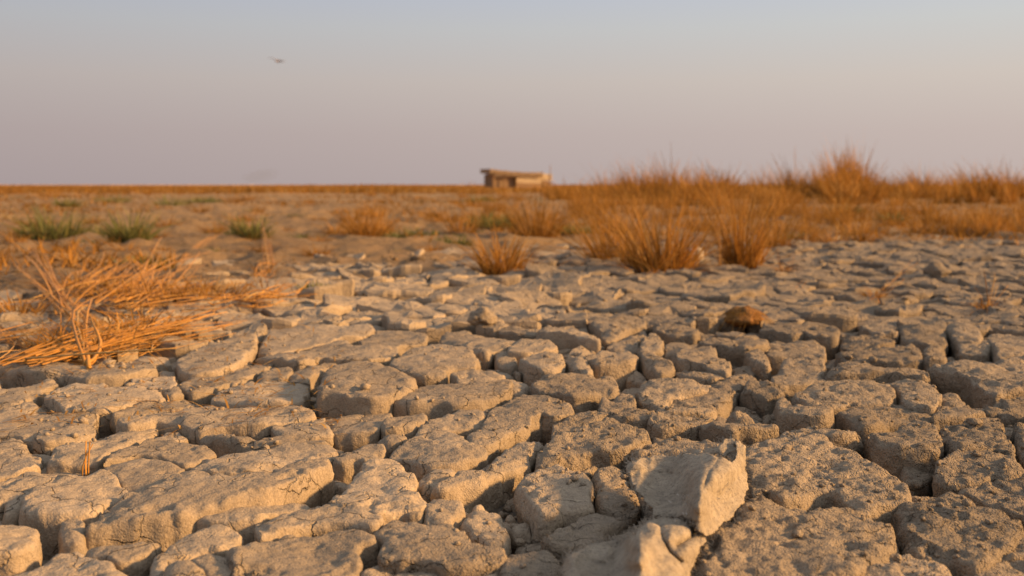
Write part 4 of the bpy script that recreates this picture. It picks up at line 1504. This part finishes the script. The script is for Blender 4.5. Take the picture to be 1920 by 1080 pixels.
cx, cy, _ = gp(1290, 990, 0.02)
rag = empty('torn_cloth', (cx, cy, 0.02))
tag(rag, 'pale stiff torn cloth crumpled over the mud plates in front', 'cloth')
relief('upper_sheet', 'C',
       [(862, 300), (880, 230), (1000, 190), (1140, 180), (1300, 165), (1440, 168), (1560, 180), (1640, 240), (1680, 200), (1700, 130), (1660, 70), (1700, 60), (1755, 100), (1760, 220), (1755, 300), (1775, 420), (1760, 490), (1680, 600), (1620, 660), (1560, 690), (1530, 740), (1450, 790), (1380, 740), (1370, 660), (1260, 640), (1080, 640), (1040, 560), (960, 480), (930, 410), (875, 360)],
       [(870, 300, 3.0), (930, 260, 3.6), (940, 340, 3.2), (960, 420, 2.6), (1000, 210, 3.0), (1100, 200, 3.0), (1300, 185, 4.0), (1450, 190, 5.6), (1560, 220, 6.8), (1620, 300, 6.0), (1080, 330, 2.2), (1200, 300, 2.6), (1350, 300, 5.2), (1450, 330, 7.2),
        (1040, 400, 1.6), (1120, 450, 1.2), (1250, 430, 2.4), (1360, 420, 5.6), (1400, 450, 7.0), (1000, 480, 2.0), (1080, 580, 1.6), (1200, 560, 1.8), (1300, 540, 2.8), (1380, 560, 6.4), (1330, 630, 4.0), (1200, 630, 1.2),
        (1500, 480, 4.6), (1600, 480, 2.8), (1700, 480, 1.2), (1760, 430, 0.8), (1690, 330, 3.4), (1750, 250, 3.0), (1720, 150, 5.2), (1690, 80, 6.0), (1500, 620, 3.0), (1600, 640, 1.2), (1440, 740, 2.6), (1520, 720, 1.4)],
       11, rag, 0.022, 1, creases=[([(1560, 190), (1480, 300), (1430, 430)], 0.005, 20), ([(900, 330), (1050, 300), (1250, 320)], 0.004, 30), ([(1080, 560), (1230, 480), (1330, 470)], 0.005, 24), ([(1730, 300), (1600, 440), (1480, 560)], 0.004, 20)])
relief('rolled_hem', 'C',
       [(1250, 165), (1330, 145), (1450, 130), (1560, 95), (1630, 50), (1665, 60), (1690, 110), (1650, 160), (1590, 190), (1560, 165), (1420, 165), (1310, 170)],
       [(1300, 160, 3.6), (1450, 150, 4.4), (1580, 130, 5.4), (1640, 60, 5.8), (1680, 110, 5.0), (1600, 180, 4.6)], 11, rag, 0.024, 4)
relief('lower_sheet', 'C',
       [(390, 980), (430, 920), (520, 880), (640, 830), (760, 810), (900, 790), (960, 720), (1040, 670), (1120, 645), (1260, 645), (1360, 665), (1395, 700), (1400, 760), (1455, 795), (1400, 880), (1360, 990), (1320, 1150), (380, 1150)],
       [(395, 980, 1.4), (430, 960, 2.4), (470, 1050, 2.2), (560, 960, 1.6), (700, 900, 1.8), (620, 1060, 1.2), (800, 1000, 2.4), (760, 840, 1.4), (720, 1120, 1.6), (880, 900, 3.8), (900, 1060, 4.6), (955, 860, 7.6), (985, 780, 5.6), (1050, 690, 4.8), (945, 980, 8.0), (930, 1130, 8.0),
        (1060, 800, 6.0), (1040, 950, 6.4), (1040, 1100, 6.0), (1235, 1080, 4.0), (1190, 740, 5.2), (1270, 720, 4.4), (1255, 830, 4.8), (1310, 870, 4.4), (1375, 700, 3.0), (1390, 830, 3.2), (1450, 800, 2.0), (1300, 960, 3.6), (1330, 1080, 1.4), (1370, 960, 1.6), (1120, 650, 2.4), (1300, 650, 2.0)],
       11, rag, 0.016, 2, creases=[([(1100, 660), (1130, 800), (1180, 900), (1265, 975)], 0.013, 20), ([(1400, 690), (1345, 790), (1235, 855)], 0.016, 24), ([(800, 840), (760, 980), (740, 1150)], 0.006, 26), ([(480, 905), (560, 960), (700, 990)], 0.004, 22)])
# frayed threads along the torn ridge
tv, tq, n = [], [], 0
for k in range(190):
    t = rng.random()
    zone = rng.random()
    if zone < 0.6:
        px, py, h = 1330 + 260 * t + rng.normal(0, 80), 560 - 340 * t + rng.normal(0, 60), 0.078
    elif zone < 0.8:
        px, py, h = 900 + 350 * t, 195 - 10 * t + rng.normal(0, 14), 0.05
    else:
        px, py, h = 930 + 150 * t, 410 + 30 * t + rng.normal(0, 20), 0.042
    a0 = np.array(gp(960 + px / 4, 810 + py / 4, h))
    zz, _n = drop_z(a0[0], a0[1])
    a0[2] = max(a0[2] - 0.01, 0.02)
    dr = rng.normal(0, 1, 3)
    dr[2] = abs(dr[2]) * 0.4
    dr = dr / np.linalg.norm(dr) * rng.uniform(0.003, 0.010)
    md = a0 + dr * 0.5 + rng.normal(0, 0.0015, 3)
    e = a0 + dr
    w = np.array([0.0005, 0, 0.0004])
    tv += [a0 - w, a0 + w, md + w, md - w, e + w, e - w]
    tq += [(n, n + 1, n + 2, n + 3), (n + 3, n + 2, n + 4, n + 5)]
    n += 6
tm = fast_mesh('frayed_threads', np.array(tv) - np.array(rag.location), tq)
THREAD = plain_material('thread', (0.42, 0.37, 0.31), (0.52, 0.47, 0.40))
tm.materials.append(THREAD)
tag(link('frayed_threads', tm, None, rag), kind='stuff')

# ------------------------------------------------------------------ loose clods and the pale stone
def clod(name, px, py, wpx, hpx, mat, label, cat, seed, rough=0.22, dy=1.0, sink=0.25, sub=3, point=0.0, z=None):
    import bmesh
    x, y, _ = gp(px, py)
    if z is None:
        z, _n = drop_z(x, y)
    w, h = px_size(wpx, y) * 0.5, px_size(hpx, y)
    bm = bmesh.new()
    bmesh.ops.create_icosphere(bm, subdivisions=sub + 1, radius=1.0)
    V = np.array([v.co[:] for v in bm.verts])
    n1 = fbm(V[:, 0], V[:, 1], V[:, 2], 1.4, 4, seed, 0.55)
    n2 = fbm(V[:, 0], V[:, 1], V[:, 2], 6, 3, seed + 4, 0.6)
    V = V * (1 + rough * n1 + 0.06 * n2)[:, None]
    up = np.clip(V[:, 2], 0, 2)
    V[:, 0] *= 1 - point * up * 0.7
    V[:, 1] *= 1 - point * up * 0.7
    V = V * np.array([w, w * dy, h / (2 - 2 * sink) * 1.1])
    for v, c in zip(bm.verts, V):
        v.co = c
    me = bpy.data.meshes.new(name)
    bm.to_mesh(me)
    bm.free()
    me.polygons.foreach_set('use_smooth', [True] * len(me.polygons))
    me.materials.append(mat)
    o = link(name, me, None, None, (x, y, z + h * (0.5 - sink * 0.6)))
    tag(o, label, cat)
    return o


RUST = plain_material('rusty_clod', (0.13, 0.062, 0.020), (0.34, 0.165, 0.050), 40, 0.9, 0.02, stretch=(1, 1, 2.5))
STONE = plain_material('pale_stone', (0.50, 0.43, 0.34), (0.66, 0.58, 0.47), 12, 0.4, 0.01)
cgx, cgy, _ = gp(1396, 604)
cgz = sorted(drop_z(cgx + a_ * 0.05, cgy + b_ * 0.05)[0] for a_ in (-1, 0, 1) for b_ in (-1, 0, 1))[5]
clump = clod('brown_clump', 1396, 606, 72, 30, RUST, 'rust-brown matted clump lying on the grey plates', 'clump', 31, 0.34, 1.1, 0.12, 3, 0.45, z=cgz - 0.016)
clod('pale_stone', 1304, 490, 32, 26, STONE, 'pale whitish stone at the foot of the largest tuft', 'stone', 33, 0.2, 1.0, 0.2, 2)
bvs = blades(420, 0.062, 0.075, 0.065, 1.0, 0.004, 777, 0.4, 0.5, droop=0.75, base_z=0.0)
bv_ = bvs[0].copy()
rr_ = np.hypot(bv_[:, 0], bv_[:, 1])
bv_[:, 2] = bv_[:, 2] * 0.35 + 0.050 * np.clip(1 - (rr_ / 0.11) ** 2, -0.6, 1) - 0.012
fbm_me = fast_mesh('matted_fibres', bv_, bvs[1])
fbm_me.materials.append(STRAW)
tag(link('matted_fibres', fbm_me, None, clump), kind='stuff')
clod('mud_clod', 1390, 786, 66, 48, MUD, 'sunlit pointed mud clod propped on the plates above the cloth', 'clod', 35, 0.28, 0.8, 0.2, 3, 0.6)
clod('mud_clod', 905, 614, 50, 26, MUD, 'eroded rounded mud clod at the broken ridge, centre', 'clod', 37, 0.3, 0.9, 0.2, 3, 0.3)
clod('mud_clod', 1755, 520, 44, 26, MUD, 'pointed mud clod among the small plates far right', 'clod', 39, 0.25, 0.9, 0.2, 2, 0.6)

# ------------------------------------------------------------------ the reed hut on the horizon
YD = 105.0
def hx(px):
    return (px - 960) / F * YD
def hz_(py):
    return at_depth(960, py, YD).z
THATCH = plain_material('roof_thatch', (0.20, 0.14, 0.085), (0.34, 0.25, 0.16), 3, 0.8, 0.05, stretch=(1, 1, 6))
MAT = plain_material('reed_mat', (0.34, 0.27, 0.18), (0.44, 0.36, 0.25), 6, 0.4, 0.02, stretch=(1, 1, 8))
DARKW = plain_material('old_wood', (0.17, 0.11, 0.065), (0.27, 0.175, 0.10), 5, 0.5, 0.02)
hut = empty('reed_hut', (hx(960), YD, 0))
tag(hut, 'low reed hut with a sagging thatched roof on the horizon', 'hut')


def box(name, x0, x1, y0, y1, z0, z1, mat, parent=hut, dz=0.0, seg=1, sag=0.0):
    vs, fs = [], []
    for k in range(seg + 1):
        t = k / seg
        x = x0 + (x1 - x0) * t
        o = dz * t - sag * math.sin(math.pi * t) + (0.03 * math.sin(k * 2.7) if seg > 1 else 0)
        for yy_, zz_ in ((y0, z0), (y1, z0), (y1, z1), (y0, z1)):
            vs.append((x - hut.location.x, yy_ - hut.location.y, zz_ + o))
    for k in range(seg):
        a = k * 4
        for m in range(4):
            n_ = (m + 1) % 4
            fs.append((a + m, a + n_, a + 4 + n_, a + 4 + m))
    fs.append((0, 3, 2, 1))
    fs.append((seg * 4, seg * 4 + 1, seg * 4 + 2, seg * 4 + 3))
    me = mesh(name, vs, fs, False)
    me.materials.append(mat)
    o = link(name, me, None, parent)
    return o


roof = box('roof', hx(904), hx(1011), YD - 0.5, YD + 3.2, hz_(324.5), hz_(317.0), THATCH, dz=-(hz_(317) - hz_(323)), seg=10, sag=0.12)
thv, thq = blades(240, 0.5, 1, 1, 0.5, 0.06, 900, 0.2)
th2 = []
gg = np.random.default_rng(3)
vs, fs = [], []
for k in range(260):     # ragged reed ends along the eave
    t = gg.random()
    x = hx(903) + (hx(1011) - hx(903)) * t - hut.location.x
    z = hz_(325) - (hz_(317) - hz_(324)) * t
    L = gg.uniform(0.10, 0.30)
    dx = gg.normal(0, 0.05)
    zz_ = gg.uniform(0.0, 0.4)
    b0 = len(vs)
    yo = -0.52 - gg.uniform(0, 0.06)
    vs += [(x - 0.035, yo, z + zz_), (x + 0.035, yo, z + zz_), (x + dx, yo - 0.08, z + zz_ - L)]
    fs.append((b0, b0 + 1, b0 + 2))
me = mesh('eave_fringe', vs, fs, False)
me.materials.append(THATCH)
tag(link('eave_fringe', me, None, roof), kind='stuff')
box('rear_wall', hx(911), hx(1010), YD + 2.9, YD + 3.0, -0.05, hz_(327), DARKW)
box('eave_mat', hx(912), hx(957), YD - 0.10, YD - 0.05, hz_(332), hz_(326.5), MAT)
box('bay_shade_mat', hx(913), hx(957), YD + 0.35, YD + 0.42, -0.05, hz_(327), plain_material('mat_painted_shade', (0.15, 0.10, 0.06), (0.26, 0.18, 0.11), 6, 0.5, 0.02, stretch=(1, 1, 6)))  # recessed mat panel; the open bay's shade is put into its dark colour
box('side_wall', hx(911), hx(913), YD + 0.0, YD + 2.85, -0.05, hz_(327), DARKW)
box('mat_wall', hx(957.5), hx(1010), YD - 0.15, YD - 0.05, hz_(342.5), hz_(326.5), MAT, dz=-0.12, seg=4)
box('base_wall', hx(957.5), hx(1010), YD - 0.10, YD - 0.02, -0.05, hz_(343), DARKW)
for px in (912, 934, 957):
    box('post', hx(px), hx(px + 2), YD - 0.20, YD - 0.11, -0.05, hz_(326), DARKW)
box('annex_wall', hx(1011), hx(1034), YD + 0.15, YD + 2.3, hz_(338.5), hz_(325), MAT, dz=-0.08, seg=3)
box('annex_base', hx(1012), hx(1034), YD + 0.22, YD + 2.2, -0.05, hz_(339.5), DARKW, dz=-0.12, seg=2)
box('pole', hx(1029.5), hx(1030.5), YD + 0.06, YD + 0.12, -0.05, hz_(309), DARKW)

hut.rotation_euler = (0, 0, R(24))
hut.scale = (1.0, 0.75, 1)
hut.location.x += 0.5

# ------------------------------------------------------------------ a bird over the left of the plain
BIRD = plain_material('hazy_plumage', (0.22, 0.175, 0.17), (0.28, 0.22, 0.21), 4, 0.1, 0.01)  # mauve-grey plumage with the haze of the air painted into it
bp = at_depth(520, 115, 55)
bv = [(-.26, 0, 0), (-.14, 0, .01), (0, 0, .02), (.12, 0, .02), (.22, 0, .03), (.29, 0, .02),
      (.05, .16, .08), (.0, .34, .11), (-.10, .52, .06), (.05, -.16, .08), (.0, -.34, .11), (-.10, -.52, .06)]
be = [(0, 1), (1, 2), (2, 3), (3, 4), (4, 5), (3, 6), (6, 7), (7, 8), (3, 9), (9, 10), (10, 11)]
brad = [(.05, .012), (.06, .045), (.08, .07), (.075, .07), (.045, .045), (.012, .012), (.10, .018), (.085, .014), (.03, .008), (.10, .018), (.085, .014), (.03, .008)]
bme = bpy.data.meshes.new('bird')
bme.from_pydata(bv, be, [])
bird = link('bird', bme, None, None, bp)
sk = bird.modifiers.new('skin', 'SKIN')
for k, sv_ in enumerate(bme.skin_vertices[0].data):
    sv_.radius = brad[k]
    sv_.use_root = (k == 2)
ss = bird.modifiers.new('smooth', 'SUBSURF')
ss.levels = ss.render_levels = 1
bme.materials.append(BIRD)
bird.rotation_euler = (R(14), R(4), R(78))
bird.scale = (0.8, 1.1, 0.9)
tag(bird, 'small dark bird gliding in the hazy sky', 'bird')

# ------------------------------------------------------------------ a faint trail of smoke far off on the left
import bmesh
bm = bmesh.new()
bmesh.ops.create_icosphere(bm, subdivisions=3, radius=1.0)
for v in bm.verts:
    n_ = float(fbm(np.array([v.co.x]), np.array([v.co.y]), np.array([v.co.z]), 1.6, 3, 5)[0])
    v.co = v.co * (1 + 0.28 * n_)
    v.co.x += 0.5 * v.co.z
sm = bpy.data.meshes.new('smoke_plume')
bm.to_mesh(sm)
bm.free()
b = NT('smoke')
pv = b.n('ShaderNodeVolumePrincipled')
pv.inputs['Color'].default_value = (0.30, 0.30, 0.30, 1)
pv.inputs['Density'].default_value = 0.010
b.l(pv.outputs[0], b.out.inputs['Volume'])
sm.materials.append(b.m)
sp_ = at_depth(490, 330, 700)
smo = link('smoke_plume', sm, None, None, sp_)
smo.scale = (11, 9, 5.0)
tag(smo, 'faint grey smoke smudge above the horizon at left', 'smoke', kind='stuff')
